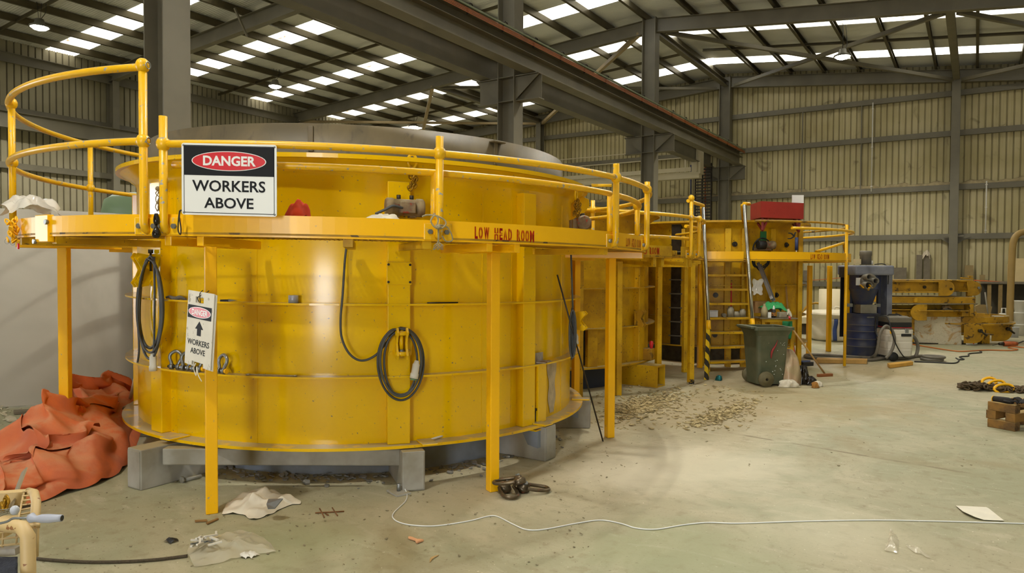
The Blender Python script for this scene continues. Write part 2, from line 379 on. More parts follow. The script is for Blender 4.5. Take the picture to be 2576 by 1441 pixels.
# rafters
RD = .42
for i, y in enumerate(FR):
    for s, xe in (('left', XL), ('right', XR + 6)):
        p0 = Vector((X0 + (-.22 if s == 'left' else .22), y, raft_z(X0) - RD / 2 - .05)); p1 = Vector((xe, y, raft_z(xe) - RD / 2 - .01))
        where = ('first frame, nearest the camera', 'second frame, crossing the roof above the danger sign', 'third frame, ending on the ridge column', 'end frame along the back wall')[i]
        MB().sect(p0, p1, isec(.20, RD, .016, .010)).build('rafter', STEEL, label='grey steel rafter of the %s, %s half' % (where, s), cat='rafter', group='roof rafters')
# wall columns on the left side and wind posts on the back wall
for i, y in enumerate(FR):
    MB().sect((XL + .25, y, 0), (XL + .25, y, raft_z(XL) - RD), isec(.22, .42, .016, .01), up=(1, 0, 0)).build('wall_column', STEEL, label='grey steel column on the left wall, %s frame' % ORD[i], cat='column', group='left wall columns')
for x, lb in ((-17.3, 'tall grey post on the back wall left of the crane columns'), (-.68, 'tall dusty post on the back wall right of the ladder')):
    t = thing('wind_post', lb, 'column', (x, YB - .38, 0))
    MB().sect((x, YB - .38, 0), (x, YB - .38, raft_z(x) - RD + .06), isec(.26, .34, .014, .01), up=(0, 1, 0)).build('shaft', STEEL, t)
    if x > -5:
        m = MB(); m.box((x, YB - .40, 2.84), (.62, .16, .05)); m.prism([(x - .5, YB - .22, 2.84), (x, YB - .22, 2.84), (x, YB - .22, 2.5)], (0, .02, 0)); m.prism([(x + .5, YB - .22, 2.84), (x, YB - .22, 2.84), (x, YB - .22, 2.5)], (0, .02, 0))
        m.build('knee_bracket', STEEL, t)
# purlins
pxs = [-8.75 - 1.27 * i for i in range(13)]
for i, x in enumerate(pxs):
    MB().sect((x, YF, roof_z(x) - .105), (x, YB, roof_z(x) - .105), csec(-.08, .19)).build('purlin', PURL, label='roof purlin on the left slope, %s down from the ridge' % ORD[i], cat='purlin', group='roof purlins')
pxr = [-.13 - 1.2 * i for i in range(-5, 7)][::-1]
for i, x in enumerate(pxr):
    MB().sect((x, YF, roof_z(x) - .105), (x, YB, roof_z(x) - .105), csec(.08, .19)).build('purlin', PURL, label='roof purlin on the right slope, %s down from the ridge' % ORD[i], cat='purlin', group='roof purlins')
for i, y in enumerate((9.4, 17.35, 25.2)):                  # bridging rows between the purlins
    for s, xe, w in ((-1, XL, 'left'), (1, XR, 'right')):
        m = MB(); m.sect((X0 + s * .3, y, roof_z(X0 + s * .3) - .15), (xe, y, roof_z(xe) - .15), csec(.05, .085))
        m.build('bridging_bar', PURL, label='thin bridging bar between the purlins of the %s slope, %s bay' % (w, ORD[i]), cat='bar', group='purlin bridging')
# eaves strut along the left wall
MB().sect((XL + .15, YF, 7.98), (XL + .15, YB, 7.98), csec(.09, .30)).build('eaves_strut', STEEL, label='long dark eaves beam along the top of the left wall', cat='beam')
# girts
GZ = (7.8, 6.42, 4.55, 2.84, 1.12)
for i, z in enumerate(GZ):
    MB().sect((XL + .2, YB - .15, z), (XR + 6, YB - .15, z), csec(-.12, .19)).build('girt', STEEL, label='horizontal grey wall rail on the back wall, %s from the top' % ORD[i], cat='girt', group='back wall girts')
for i, z in enumerate((6.42, 4.72, 2.95, 1.15)):
    MB().sect((XL + .15, SDY + SDW / 2 + .1, z), (XL + .15, YB - .3, z), csec(-.12, .19)).build('girt', STEEL, label='horizontal grey wall rail on the left wall, %s from the top' % ORD[i], cat='girt', group='left wall girts')
a = PX(0, 300, XL + .35); MB().sect((XL + .45, -3, 6.05), (XL + .45, 21, 6.05), isec(.22, .50)).build('crane_beam', STEEL, label='dusty crane rail beam along the left wall', cat='beam')
for px, z0, z1, lb in ((2018, 2.84, 7.8, 'left'), (2166, 2.84, 7.8, 'right')):
    x = PY(px, 400, YB - .1).x
    MB().beam((x, YB - .12, z0), (x, YB - .12, z1), .035, .05, up=(0, 1, 0)).build('sag_rod', STEEL, label='thin grey bar between the back wall rails, %s one of two' % lb, cat='bar')
for px, y0, y1, lb in ((2196, 258, 482, 'long'), (2482, 455, 587, 'short')):
    p = PY(px, y0, YB - .176); q = PY(px, y1, YB - .176)
    m = MB().cyl((p.x, p.y, p.z), (p.x, p.y, q.z), .022, seg=8); 
    for f in (.06, .5, .93): m.box((p.x, p.y, q.z + (p.z - q.z) * f), (.07, .05, .03))
    m.build('conduit', WHITEP, label='%s pale conduit drop on the back wall' % lb, cat='pipe')
# dusty insulation fluff lying on the third girt
k = mat('grey_lint', (176, 160, 122), .9, 0, .2, 6, bump=.6, bs=20)
def fluff(u, v):
    x = XL + .5 + u * (XR + 4 - XL); h = .10 + .07 * math.sin(x * 9) * math.sin(x * 3.7)
    return Vector((x, YB - .08 + .05 * math.cos(v * PI), 4.65 + h * math.sin(v * PI)))
MB().grid(260, 5, fluff).build('lint', k, label='fluffy lint lying along the third wall rail of the back wall', cat='lint', kind='stuff')
# roof bracing
BR = mat('pale_brace_tube', (178, 158, 120), .5, 0, .1, 2)
def brace(a, b, lb, sz=.10, m=STEEL, nm='roof_brace'):
    MB().beam(a, b, sz, sz).build(nm, m, label=lb, cat='brace', group='roof braces')
zz = lambda x: raft_z(x) - RD + .02
brace((-9.0, FR[2], zz(-9.0)), (-17.2, FR[3], zz(-17.2)), 'pale square roof brace crossing behind the orange conductor rails', .12, BR)
brace((-17.3, FR[2], zz(-17.3)), (-24.7, FR[3], zz(-24.7)), 'pale square roof brace falling from the third rafter above the front mould', .12, BR)
brace((-17.3, FR[3], zz(-17.3)), (-24.7, FR[2], zz(-24.7)), 'dusty roof brace running level just above the front mould', .10, BR)
brace((-17.3, FR[2], zz(-17.3)), (-9.0, FR[3], zz(-9.0)), 'dark level roof brace passing behind both middle crane columns', .10)
brace((-8.2, FR[3] - .2, zz(-8.2)), (-.8, FR[2] + .2, zz(-.8)), 'grey roof brace rising to the right from the last crane column', .11)
brace((-8.2, FR[2] + .2, zz(-8.2)), (-.8, FR[3] - .2, zz(-.8)), 'grey roof brace falling to the right to the post on the back wall', .11)
brace((-.5, FR[3] - .2, zz(-.5)), (6.9, FR[2] + .2, zz(6.9)), 'grey roof brace rising to the right from the post on the back wall', .11)
brace((-.5, FR[2] + .2, zz(-.5)), (6.9, FR[3] - .2, zz(6.9)), 'grey roof brace falling to the right in the upper corner of the hall', .11)
for x, lb in ((-.68, 'heavy roof strut running to the post on the back wall'), (X0, 'heavy roof strut along the ridge to the last crane column'), (-17.3, 'heavy roof strut over the left half of the third bay')):
    MB().sect((x, FR[2], zz(x) + .1), (x, FR[3], zz(x) + .1), isec(.2, .2)).build('roof_strut', STEEL, label=lb, cat='strut', group='roof struts')
MB().beam(PY(590, 20, 12.6), PY(622, 92, 13.05), .05, .05).build('fly_brace', STEEL, label='short dark bar from a purlin down to the second rafter', cat='brace')
# crane runway beams
for s, lb in ((-1, 'left'), (1, 'right')):
    x = X0 + s * .58; t = thing('runway_beam', 'grey crane runway beam on the %s side of the crane columns' % lb, 'beam', (x, 12, 5.8), 'crane runway beams')
    MB().sect((x, -3, 6.08), (x, 29.0, 6.08), isec(.30, .55, .022, .012)).build('girder', STEEL, t)
    MB().box((x, 13, 6.39), (.07, 32, .07)).build('rail', DARKST, t)
    m = MB(); m.beam((x + s * .08, -3, 6.12), (x + s * .08, 29, 6.12), .15, .012); m.build('web_stiffener', STEEL, t); m = MB(); m.beam((x + s * .17, -3, 6.33), (x + s * .17, 29, 6.33), .02, .08); m.build('lip_plate', STEEL, t)
    if s > 0:
        for q in range(4): MB().beam((x + .25, -3, 6.26 + q * .024), (x + .25, 28.9, 6.26 + q * .024), .010, .012).build('conductor_bar', mat('orange_conductor_cover', (176, 96, 34), .5), t) if q == 0 else MB().beam((x + .25, -3, 6.26 + q * .024), (x + .25, 28.9, 6.26 + q * .024), .010, .012).build('conductor_bar', bpy.data.materials['orange_conductor_cover'], t)
        MB().beam((x + .25, -3, 6.385), (x + .25, 28.9, 6.385), .03, .035).build('cable_tray', mat('dull_green_tray', (122, 132, 100), .5), t)
        m = MB()
        for j in range(26): m.box((x + .225, -1 + j * 1.15, 6.30), (.04, .02, .13)); m.tube([(x + .24, -1 + j * 1.15 + d, 6.40 + h) for d, h in ((0, 0), (.04, .05), (.11, .05), (.15, 0))], .012, 6)
        m.build('bracket', DARKST, t)
# high-bay lamps
GLOW = N('lamp_glow'); GLOW.col((1, 1, 1, 1)); GLOW.set(GLOW.b.inputs['Emission Color'], (1.0, .98, .90, 1)); GLOW.b.inputs['Emission Strength'].default_value = 60; GLOW = GLOW.m
LH = mat('lamp_housing_grey', (120, 118, 106), .4, .5)
lamps = [((-20.9, 9.2, 7.95), 'glowing high bay lamp in the upper left corner of the roof'), ((-20.8, 16.7, 8.0), 'glowing high bay lamp right of the nearest crane column'), ((-21.4, 24.8, 8.0), 'glowing high bay lamp just above the grey rim of the front mould'),
         ((-3.4, 23.0, 7.9), 'glowing high bay lamp where two roof braces cross on the right slope'), ((-3.4, 15.0, 7.9), 'high bay lamp on the right slope, next one towards the camera'), ((-3.4, 7.0, 7.9), 'high bay lamp on the right slope above the open floor'), ((-3.4, -1.0, 7.9), 'high bay lamp on the right slope behind the camera')]
for p, lb in lamps:
    t = thing('high_bay_lamp', lb, 'lamp', p, 'high bay lamps')
    MB().lathe(p, [(.0, .22), (.10, .22), (.13, .10), (.24, .04), (.25, 0), (.22, 0)], 24).build('housing', LH, t)
    MB().lathe(p, [(0, -.075), (.08, -.068), (.15, -.045), (.20, -.005), (.205, .01)], 24).build('lens', GLOW, t)
    m = MB(); zt = roof_z(p[0]) - .2
    for a in (-.06, .06): m.cyl((p[0], p[1] + a * .3, p[2] + .2), (p[0], p[1] + a, zt), .006, seg=6)
    m.tube(smooth_path([(p[0] + .05, p[1], p[2] + .2), (p[0] + .1, p[1] + .1, p[2] + .4), (p[0] + .05, p[1] + .14, zt)]), .008, 6); m.build('suspension_cable', BLACK, t)
    l = bpy.data.lights.new('lamp_light', 'SPOT'); l.energy = LAMP_WATTS; l.spot_size = math.radians(150); l.spot_blend = .6; l.shadow_soft_size = .22; l.color = (1.0, .96, .86)
    lo = bpy.data.objects.new('lamp_light', l); C.objects.link(lo); lo.parent = t; lo.location = (0, 0, -.05)
# ================================================================ yellow moulds
def pol(D, ang): a = math.radians(ang) - YAW; return Vector((D * math.sin(a), D * math.cos(a), 0))
def cyl_pt(c, r, adeg, z): a = math.radians(adeg); return Vector((c[0] + r * math.cos(a), c[1] + r * math.sin(a), z))
def rad_box(mb, c, r0, r1, w, z0, z1, adeg):               # block standing out radially
    a = math.radians(adeg); rm = (r0 + r1) / 2
    return mb.box((c[0] + rm * math.cos(a), c[1] + rm * math.sin(a), (z0 + z1) / 2), (r1 - r0, w, z1 - z0), a)
def rad_M(adeg): return Matrix.Rotation(math.radians(adeg), 3, 'Z')
RED = mat('red_stencil_paint', (206, 22, 14), .5, 0, .15, 30)
RED2 = mat('faded_red_stencil_paint', (206, 78, 36), .5, 0, .2, 30)
BLUEP = mat('grey_plinth_blue_daylight', (138, 150, 168), .6, 0, .14, 2, dark=(112, 112, 108))  # blue cast of the daylight under the mould put into the plinth grey
BASEG = mat('dusty_grey_base_steel', (172, 170, 162), .6, 0, .12, 2.5, dark=(132, 126, 110), dust=(160, 148, 116))
RINGG = N('raw_grey_ring'); n1 = RINGG.noise(1.6, 5, 1.2); n2 = RINGG.noise(5, 6, 2, RINGG.stretch(1, 1, .5))
cc = RINGG.mix(RINGG.ramp(n1, .35, .65), lin((110, 96, 68)), lin((92, 82, 60))); cc = RINGG.mix(RINGG.mul(RINGG.ramp(n2, .56, .70), .7), cc, lin((70, 62, 48))); RINGG.col(cc).pr(Roughness=.5); RINGG = RINGG.m
def curved_text(body, c, r, adeg, z, h, w, m, parent, bold=.03, lean=0):
    t = stencil(body, h, bold, w)
    t.v = [cyl_pt(c, r + .004, adeg + math.degrees(v.x / r), z + v.y + v.x * lean) for v in t.v]
    return t.build('lettering', m, parent, fix=False)
def mould(c, R, label, ribs, ymat, z0=.33, zt=2.46, ring=True, seams=(), small=()):
    t = thing('casting_mould', label, 'mould', (c[0], c[1], z0), 'yellow casting moulds')
    MB().lathe((c[0], c[1], 0), [(R, z0), (R, .9), (R, 1.5), (R, zt - .13), (R + .02, zt - .10), (R + .13, zt - .02)], 128).build('shell', ymat, t)
    MB().ring(c, R - .02, R + .165, zt - .02, zt + .012, seg=128).build('top_rim', ymat, t)
    MB().ring(c, R - .05, R + .13, z0 - .022, z0, seg=128).build('bottom_flange', ymat, t)
    for z in (.84, 1.38): MB().ring(c, R - .01, R + .10, z - .007, z + .007, seg=128).build('stiffener_ring', ymat, t)
    for a, w, za, zb in ribs:
        m = MB(); rad_box(m, c, R - .01, R + .075, w, za, zb, a); m.build('rib', ymat, t, bevel=.006)
    for a in seams: m = MB(); rad_box(m, c, R - .01, R + .004, .008, z0, zt - .2, a); m.build('weld_seam', ymat, t)
    if ring:
        m = MB().lathe((c[0], c[1], 0), [(R - .09, zt), (R - .09, zt + .27), (R - .115, zt + .27), (R - .115, zt - .3)], 128); m.build('liner_ring', RINGG, t)
    return t
c1 = pol(7.56, -11.49); R1 = 2.105
LEAN = (c1, .012)
ribs1 = [(-94.5, .17, .33, 2.30), (-39.3, .17, .33, 2.30), (-7.6, .16, .33, 2.30), (-2.6, .13, .33, .835), (62, .16, .33, 2.3), (100, .16, .33, 2.3), (-132, .16, .33, 2.3), (178, .16, .33, 2.3)]
t1 = mould(c1, R1, 'large yellow steel casting mould nearest the camera, with a grey ring on top', ribs1, YEL, seams=(-90, -68, -11.5, -20, 12))
# details on the front mould
m = MB(); rad_box(m, c1, R1 + .07, R1 + .085, .185, 1.53, 1.70, -39.3); m.build('bolted_plate', YEL, t1, bevel=.004)
for da in (-2.1, 2.1):
    for z in (1.55, 1.68): MB().cyl(cyl_pt(c1, R1 + .08, -39.3 + da, z), cyl_pt(c1, R1 + .094, -39.3 + da, z), .009, seg=10).build('bolt', DARKST, t1)
for px, y in ((782, 330), (1246, 374)):                    # slotted straps on the grey ring
    p = PC(px, y, c1, R1 - .09); a = math.degrees(math.atan2(p.y - c1.y, p.x - c1.x)); m = MB()
    rad_box(m, c1, R1 - .092, R1 - .078, .04, 2.52, 2.71, a)
    if px > 1000: rad_box(m, c1, R1 - .095, R1 - .03, .13, 2.70, 2.712, a)
    m.build('ring_strap', RINGG, t1, bevel=.004)
def latch(px, py, c, R, par, h=.19, m=YEL):                # pair of hooked lug plates with a pin
    p = PC(px, py, c, R + .075); a = math.degrees(math.atan2(p.y - c[1], p.x - c[0])); z = p.z; M = rad_M(a); mb = MB()
    rad_box(mb, c, R + .07, R + .085, .17, z - h / 2, z + h / 2, a)
    for s in (-.035, .035):
        pr = [(0, -h * .55), (.085, -h * .62), (.11, -h * .45), (.075, -h * .22), (.055, 0), (.075, h * .22), (.11, h * .45), (.085, h * .62), (0, h * .55)]
        o = cyl_pt(c, R + .085, a, z); mb.prism([o + M @ Vector((x, s - .008, q)) for x, q in pr], M @ Vector((0, .016, 0)))
    for s in (-.4, .4):
        o = cyl_pt(c, R + .085, a, z + s * h); mb.cyl(o + M @ Vector((.07, -.05, 0)), o + M @ Vector((.07, .05, 0)), .018, seg=12)
        for q in (-.07, .07): mb.cyl(o + M @ Vector((0, q, 0)), o + M @ Vector((.012, q, 0)), .013, seg=6)
    mb.build('latch', m, par); return a, z
aL, zL = latch(373, 684, c1, R1, t1, .22); aC, zC = latch(1007, 860, c1, R1, t1, .19)
latch(1446, 802, c1, R1 + .02, t1, .15)
o = cyl_pt(c1, R1 + .12, aC, zC); m = MB().cyl(o + Vector((0, 0, -.05)), o + Vector((0, 0, .08)), .016, seg=12); m.ball(o + Vector((0, 0, .09)), .022); m.build('latch_screw', YEL, t1)
m = MB().cyl(o + Vector((0, 0, -.085)), o + Vector((0, 0, -.045)), .022, seg=12); m.build('latch_nut', GALV, t1)
for px, py in ((385, 1113), (1068, 1107), (1345, 1062), (1452, 1002)):   # clamp tongues on the flange
    p = G(px, py, .335); a = math.degrees(math.atan2(p.y - c1.y, p.x - c1.x)); m = MB(); rad_box(m, c1, R1 + .02, R1 + .20, .12, .33, .345, a); m.build('clamp_tongue', YEL, t1, bevel=.005)
p = G(1345, 1060, .34); MB().cyl((p.x, p.y, .24), (p.x, p.y, .44), .012, seg=8).cyl((p.x, p.y, .44), (p.x, p.y, .46), .024, seg=6).build('clamp_bolt', DARKST, t1)
# eye plates with coiled chain under the rim
GCH = mat('gold_passivated_chain', (170, 128, 30), .38, .7, .15, 10)
def link(mb, p, d, n, L=.034, W=.024, r=.0035):            # one oval chain link along d, lying in the plane with n
    d = Vector(d).normalized(); n = Vector(n).normalized(); pts = []
    for i in range(14):
        a = 2 * PI * i / 14; pts.append(Vector(p) + d * math.cos(a) * L / 2 + n * math.sin(a) * W / 2)
    mb.tube(pts, r, 6, closed=True)
def chain_hang(px, py, label):
    p = PC(px, py, c1, R1 + .12); a = math.atan2(p.y - c1.y, p.x - c1.x); tg = Vector((-math.sin(a), math.cos(a), 0)); rd = Vector((math.cos(a), math.sin(a), 0))
    t = thing('lifting_chain', label, 'chain', p, 'gold chains hung under the rim')
    m = MB(); m.tube([p + tg * .032 * math.cos(q) + Vector((0, 0, .03 + .05 * math.sin(q))) for q in [2 * PI * i / 18 for i in range(18)]], .011, 8, closed=True); m.build('eye', YEL, t)
    m = MB(); z = -.04; rr = random.Random(3)
    for i in range(22):
        q = p + Vector((0, 0, -.03 - .018 * (i % 9))) + tg * rr.uniform(-.03, .03) + rd * rr.uniform(-.01, .03)
        link(m, q, (rr.uniform(-.5, .5), rr.uniform(-.5, .5), 1), tg if i % 2 else rd, .04, .028, .005)
    m.build('chain', GCH, t)
chain_hang(1037, 412, 'gold chain bunched on the eye under the rim, above the vibrator motor')
m = MB(); q = PC(1440, 470, c1, R1 + .10)
chain_hang(1449, 489, 'gold chain bunched on the eye plate at the right edge of the front mould')
M_ = rad_M(33); o_ = cyl_pt(c1, R1, 33, 0)
m = MB().prism([o_ + M_ @ Vector((x, 0, z)) for x, z in ((-.02, 2.44), (.10, 2.44), (.19, 2.40), (.20, 2.34), (.16, 2.28), (.0, 2.10), (-.02, 2.10))], M_ @ Vector((0, .016, 0))); m.build('eye_plate', YEL, t1, bevel=.003)
# concrete run down the right side
m = MB(); rr = random.Random(5)
RUN = mat('dried_slurry', (206, 190, 160), .8, 0, .15, 14, bump=.3)
m.grid(9, 24, lambda u, v: cyl_pt(c1, R1 + .004 + .006 * math.sin(u * PI) * (.6 + .4 * math.sin(v * 9)), 5.5 + (u - .5) * (5.2 - 2.0 * v + .8 * math.sin(v * 11)), .83 - v * .47)); m.build('slurry_run', RUN, t1)

# ---------------------------------------------------------------- base under the front mould
tb = thing('mould_stand', 'grey steel base frame with box arms under the front mould', 'base frame', (c1[0], c1[1], 0))
MB().lathe((c1[0], c1[1], 0), [(1.74, 0), (1.74, .27)], 96).build('plinth_ring', BLUEP, tb)
MB().ring(c1, 1.70, 1.90, .27, .305, seg=96).build('top_plate', BASEG, tb)
arms = [(-88, 1.72, 2.50), (-37, 1.70, 2.30), (-1.5, 1.70, 2.24), (34, 1.70, 2.32), (80, 1.7, 2.3), (128, 1.7, 2.3), (172, 1.7, 2.3), (-135, 1.7, 2.3)]
for a, r0, r1 in arms:
    m = MB(); rad_box(m, c1, r0, r1, .17, 0, .298, a); arm = m.build('box_arm', BASEG, tb, bevel=.008)
    m = MB(); rad_box(m, c1, r1, r1 + .006, .15, .012, .285, a); m.build('end_plate', BASEG, arm, bevel=.003)
for a in (-1.5, 34):                                        # clamp brackets on the left faces of two arms
    M = rad_M(a); o = cyl_pt(c1, 2.06, a, .0) + M @ Vector((0, -.086, 0)); m = MB()
    m.prism([o + M @ Vector((x, 0, z)) for x, z in ((-.04, .27), (.13, .27), (.13, .12), (.03, .14))], M @ Vector((0, -.05, 0))); m.build('clamp_bracket', BLUEP, tb)
    m = MB(); m.box(o + M @ Vector((.06, -.03, .276)), (.15, .10, .012), math.radians(a)); m.build('clamp_tongue', YEL, tb)
p0 = cyl_pt(c1, 2.32, -85.5, .225); p1 = cyl_pt(c1, 2.13, -38.5, .225)
MB().beam(p0, p1, .10, .125).build('cross_bar', BASEG, tb, bevel=.01)
p = G(1022, 1232); MB().box((p.x - .02, p.y + .05, .09), (.05, .10, .18), math.radians(-37)).build('stop_block', BASEG, tb, bevel=.006)
p = G(1003, 1240); m = MB().box((p.x, p.y, .008), (.16, .12, .016), math.radians(-20)); m.build('anchor_plate', BASEG, tb, bevel=.003); MB().cyl((p.x, p.y, .016), (p.x, p.y, .07), .014, seg=8).build('anchor_bolt', GALV, tb)

# ---------------------------------------------------------------- walkway round the front mould
ang = lambda c, px, r, far=False: (lambda p: math.degrees(math.atan2(p.y - c[1], p.x - c[0])))(PC(px, 700, c, r, far))
cp = pol(7.5, -12.2); RP = 2.90; ZD = 1.835; ZF = 1.97
def rail_post(par, c, r, adeg, z0, z1, balls, jhook=True, m=YELR, bolts=True):
    mb = MB(); M = rad_M(adeg)
    if jhook:
        o = cyl_pt(c, r + .035, adeg, 0); pts = [o + Vector((0, 0, z1)), o + Vector((0, 0, z0 + .05)), o + Vector((0, 0, z0 + .01)), o + M @ Vector((-.012, 0, z0 - .02)), o + M @ Vector((-.035, 0, z0 - .03))]
    else: o = cyl_pt(c, r, adeg, 0); pts = [o + Vector((0, 0, z1)), o + Vector((0, 0, z0))]
    mb.tube(pts, .025, 12)
    p = mb.build('rail_post', m, par)
    if balls:
        for z in balls: MB().ball(o + Vector((0, 0, z)), .043, 14, (1, 1, 1.1)).build('ball_joint', m, p)
    if jhook and bolts:
        for s in (-.055, .055):
            q = o + M @ Vector((-.04, s, z0 + .0)); MB().cyl(q, q + M @ Vector((.03, 0, 0)), .017, seg=6).cyl(q, q + M @ Vector((.012, 0, 0)), .024, seg=12).build('bolt', GALV, p)
        mb = MB(); rad_box(mb, c, r - .005, r + .008, .19, z0 - .055, z0 + .055, adeg); mb.build('mounting_plate', m, p, bevel=.006)
    return o
def platform(c, r_in, RPx, zd, zf, label, fasc, ym, legs, a_grate, group='walkways round the moulds'):
    t = thing('walkway', label, 'walkway', (c[0], c[1], 0), group)
    for a0, a1 in fasc:
        MB().ring(c, RPx - .008, RPx, zd, zf, math.radians(a0), math.radians(a1), max(int(abs(a1 - a0) / 1.5), 4)).build('fascia', ym, t)
    m = MB(); a0, a1 = a_grate; n = int((a1 - a0) / .85)
    for i in range(n + 1): rad_box(m, c, r_in, RPx - .01, .006, zd + .01, zd + .045, a0 + (a1 - a0) * i / n)
    for r in [r_in + (RPx - r_in) * q / 7 for q in range(8)]: m.ring(c, r - .003, r + .003, zd + .012, zd + .024, math.radians(a0), math.radians(a1), 90)
    m.build('grating', YELO, t)
    for a, r, yaw in legs:
        p = cyl_pt(c, r, a, 0); m = MB().box((p.x, p.y, (zd - .055) / 2), (.076, .076, zd - .055), math.radians(yaw)); m.build('leg', ym, t, bevel=.006)
    return t
legs1 = []
for px, py, yaw in ((525, 1293, 58), (1236, 1237, 62), (1532, 1101, 55)):
    p = G(px, py); legs1.append((math.degrees(math.atan2(p.y + .03 - cp.y, p.x - .01 - cp.x)), math.hypot(p.x - .01 - cp.x, p.y + .03 - cp.y), yaw))
p = PD(164, 900, 5.95); legs1.append((math.degrees(math.atan2(p.y - cp.y, p.x - cp.x)), math.hypot(p.x - cp.x, p.y - cp.y), 40))
legs1 += [(-160, 2.62, 60), (150, 2.62, 30), (62, 2.7, 58)]
tp = platform(cp, 2.22, RP, ZD, ZF, 'yellow walkway with low head room lettering around the front mould', [(ang(cp, 44, RP), 108), (109, 242)], YEL2, legs1, (-180, 180))
# outriggers under the deck
m = MB()
for a, w in ((-66.5, .30), (-25.0, .28), (21, .3), (-118, .3), (-160, .3), (62, .3), (110, .3)):
    m = MB(); rad_box(m, cp, 2.12, RP - .02, .045, ZD - .06, ZD, a - 2.2); rad_box(m, cp, 2.12, RP - .02, .045, ZD - .06, ZD, a + 2.2); m.build('outrigger', YEL2, tp, bevel=.004)
for a in (-46, -36, -3, -90, -104): m = MB(); rad_box(m, cp, 2.12, RP - .03, .06, ZD - .05, ZD, a); m.build('outrigger', YELW, tp)
curved_text('LOW HEAD ROOM', cp, RP, ang(cp, 1272, RP), 1.897, .076, .485, RED, tp, .05, -.02)
curved_text('LOW HEAD ROOM', cp, RP, ang(cp, 1595, RP), 1.90, .068, .46, RED2, tp, .03)
m = MB(); rad_box(m, cp, RP - .03, RP + .012, .20, ZD - .04, ZF + .012, ang(cp, 110, RP)); pl = m.build('joint_plate', YEL2, tp, bevel=.006)
for da, z in ((1.8, 1.93), (-1.8, 1.80)): MB().cyl(cyl_pt(cp, RP + .01, ang(cp, 110, RP) + da, z), cyl_pt(cp, RP + .03, ang(cp, 110, RP) + da, z), .017, seg=8).build('bolt', GALV, pl)
ZR1, ZR2, ZT = 2.40, 2.285, 2.885; rr_ = RP + .035
A_C = ang(cp, 413, rr_); A_A = ang(cp, 363, rr_); A_M = ang(cp, 1105, rr_); A_D = ang(cp, 1548, rr_); A_E = ang(cp, 1626, rr_)
rail_post(tp, cp, RP, A_C, 1.895, 2.57, (ZR1,)); rail_post(tp, cp, RP, A_A, 1.895, ZT + .02, (ZT, ZR1 + .02)); rail_post(tp, cp, RP, A_M, 1.895, 2.51, (ZR1,)); rail_post(tp, cp, RP, A_D, 1.895, 2.51, (ZR1,))
rail_post(tp, cp, RP, A_E, 1.895, 2.47, (ZR1,)); rail_post(tp, cp, 2.82, ang(cp, 1610, 2.82), ZD + .03, ZR2 + .01, (ZR2,), False); rail_post(tp, cp, 2.82, ang(cp, 1533, 2.82), ZD + .03, ZR2, (), False); rail_post(tp, cp, 2.84, ang(cp, 1092, 2.84), ZD + .03, ZR2, (), False)
rail_post(tp, cp, RP - .01, ang(cp, 22, RP - .01), ZD + .05, ZT + .02, (ZT, ZR1 + .03), False); rail_post(tp, cp, RP - .03, ang(cp, 230, RP - .03, True), ZD + .03, ZT, (ZR1 + .03,), False); rail_post(tp, cp, RP - .03, 84, ZD + .03, ZR1 + .12, (ZR1,), False)
def rail(a0, a1, z, r=None, m=YELR):
    n = max(int(abs(a1 - a0) / 1.5), 3); MB().tube(arc(cp, r or rr_, math.radians(a0), math.radians(a1), n, z), .0235, 10).build('hand_rail', m, tp)
rail(A_C, A_D, ZR1); rail(A_D, A_E, ZR1); rail(A_E, 110, ZR1)
A_I, A_J = ang(cp, 1533, 2.84), ang(cp, 1610, 2.84); rail(A_C, A_I, ZR2, 2.84); rail(A_I + 2, A_J, ZR2, 2.84); rail(A_J, 110, ZR2, 2.84)
rail(A_A, -188, ZT, RP + .01); rail(A_A, -188, ZR1 + .025, RP + .01)
m = MB()
for z in (ZR1 + .02, ZT):                                   # open pipe ends on the end post
    o = cyl_pt(cp, rr_, A_A, z); d = Vector((-math.sin(math.radians(A_A)), math.cos(math.radians(A_A)), 0)); m.lathe(o + d * .03, [(.014, .0), (.024, .012), (.019, .013), (.017, -.01)], 14, Vector((0, 0, 1)).rotation_difference(d).to_matrix())
m.build('pipe_end', GALV, tp)
# small pegs
o = PC(1495, 456, cp, RP + .03); MB().cyl(o + RT * -.02, o + RT * .13, .012, seg=8).build('rail_peg', YELR, tp)
LEAN = None
# ================================================================ signs on the walkway
LEAN = (c1, .012)
SW = mat('white_sign_enamel', (232, 234, 232), .35, 0, .02, 2); SB = mat('black_sign_enamel', (20, 22, 26), .6, 0, .02, 2, sp=.25); SR = mat('red_sign_enamel', (206, 34, 44), .35, 0, .02, 2)
def flat(poly, z0, z1): return MB().prism([(x, y, z0) for x, y in poly], (0, 0, z1 - z0))
def rrect(w, h, r, cx=0, cy=0, n=5):
    return [(cx + sx * (w / 2 - r) + r * math.cos(a0 + PI / 2 * i / n), cy + sy * (h / 2 - r) + r * math.sin(a0 + PI / 2 * i / n)) for sx, sy, a0 in ((1, 1, 0), (-1, 1, PI / 2), (-1, -1, PI), (1, -1, 1.5 * PI)) for i in range(n + 1)]
def oval(w, h, cx, cy, n=40): return [(cx + w / 2 * math.cos(2 * PI * i / n), cy + h / 2 * math.sin(2 * PI * i / n)) for i in range(n)]
pl = PC(457, 452, cp, 2.985); pr_ = PC(696, 452, cp, 2.985); zt = PC(576, 362, cp, 2.985).z; zb = PC(576, 543, cp, 2.985).z
xd = Vector((pr_.x - pl.x, pr_.y - pl.y, 0)); W = xd.length; xd.normalize(); H = zt - zb; org = Vector(((pl.x + pr_.x) / 2, (pl.y + pr_.y) / 2, (zt + zb) / 2)); yd = Vector((0, 0, 1)); xd = (xd - Vector((0, 0, .012))).normalized()
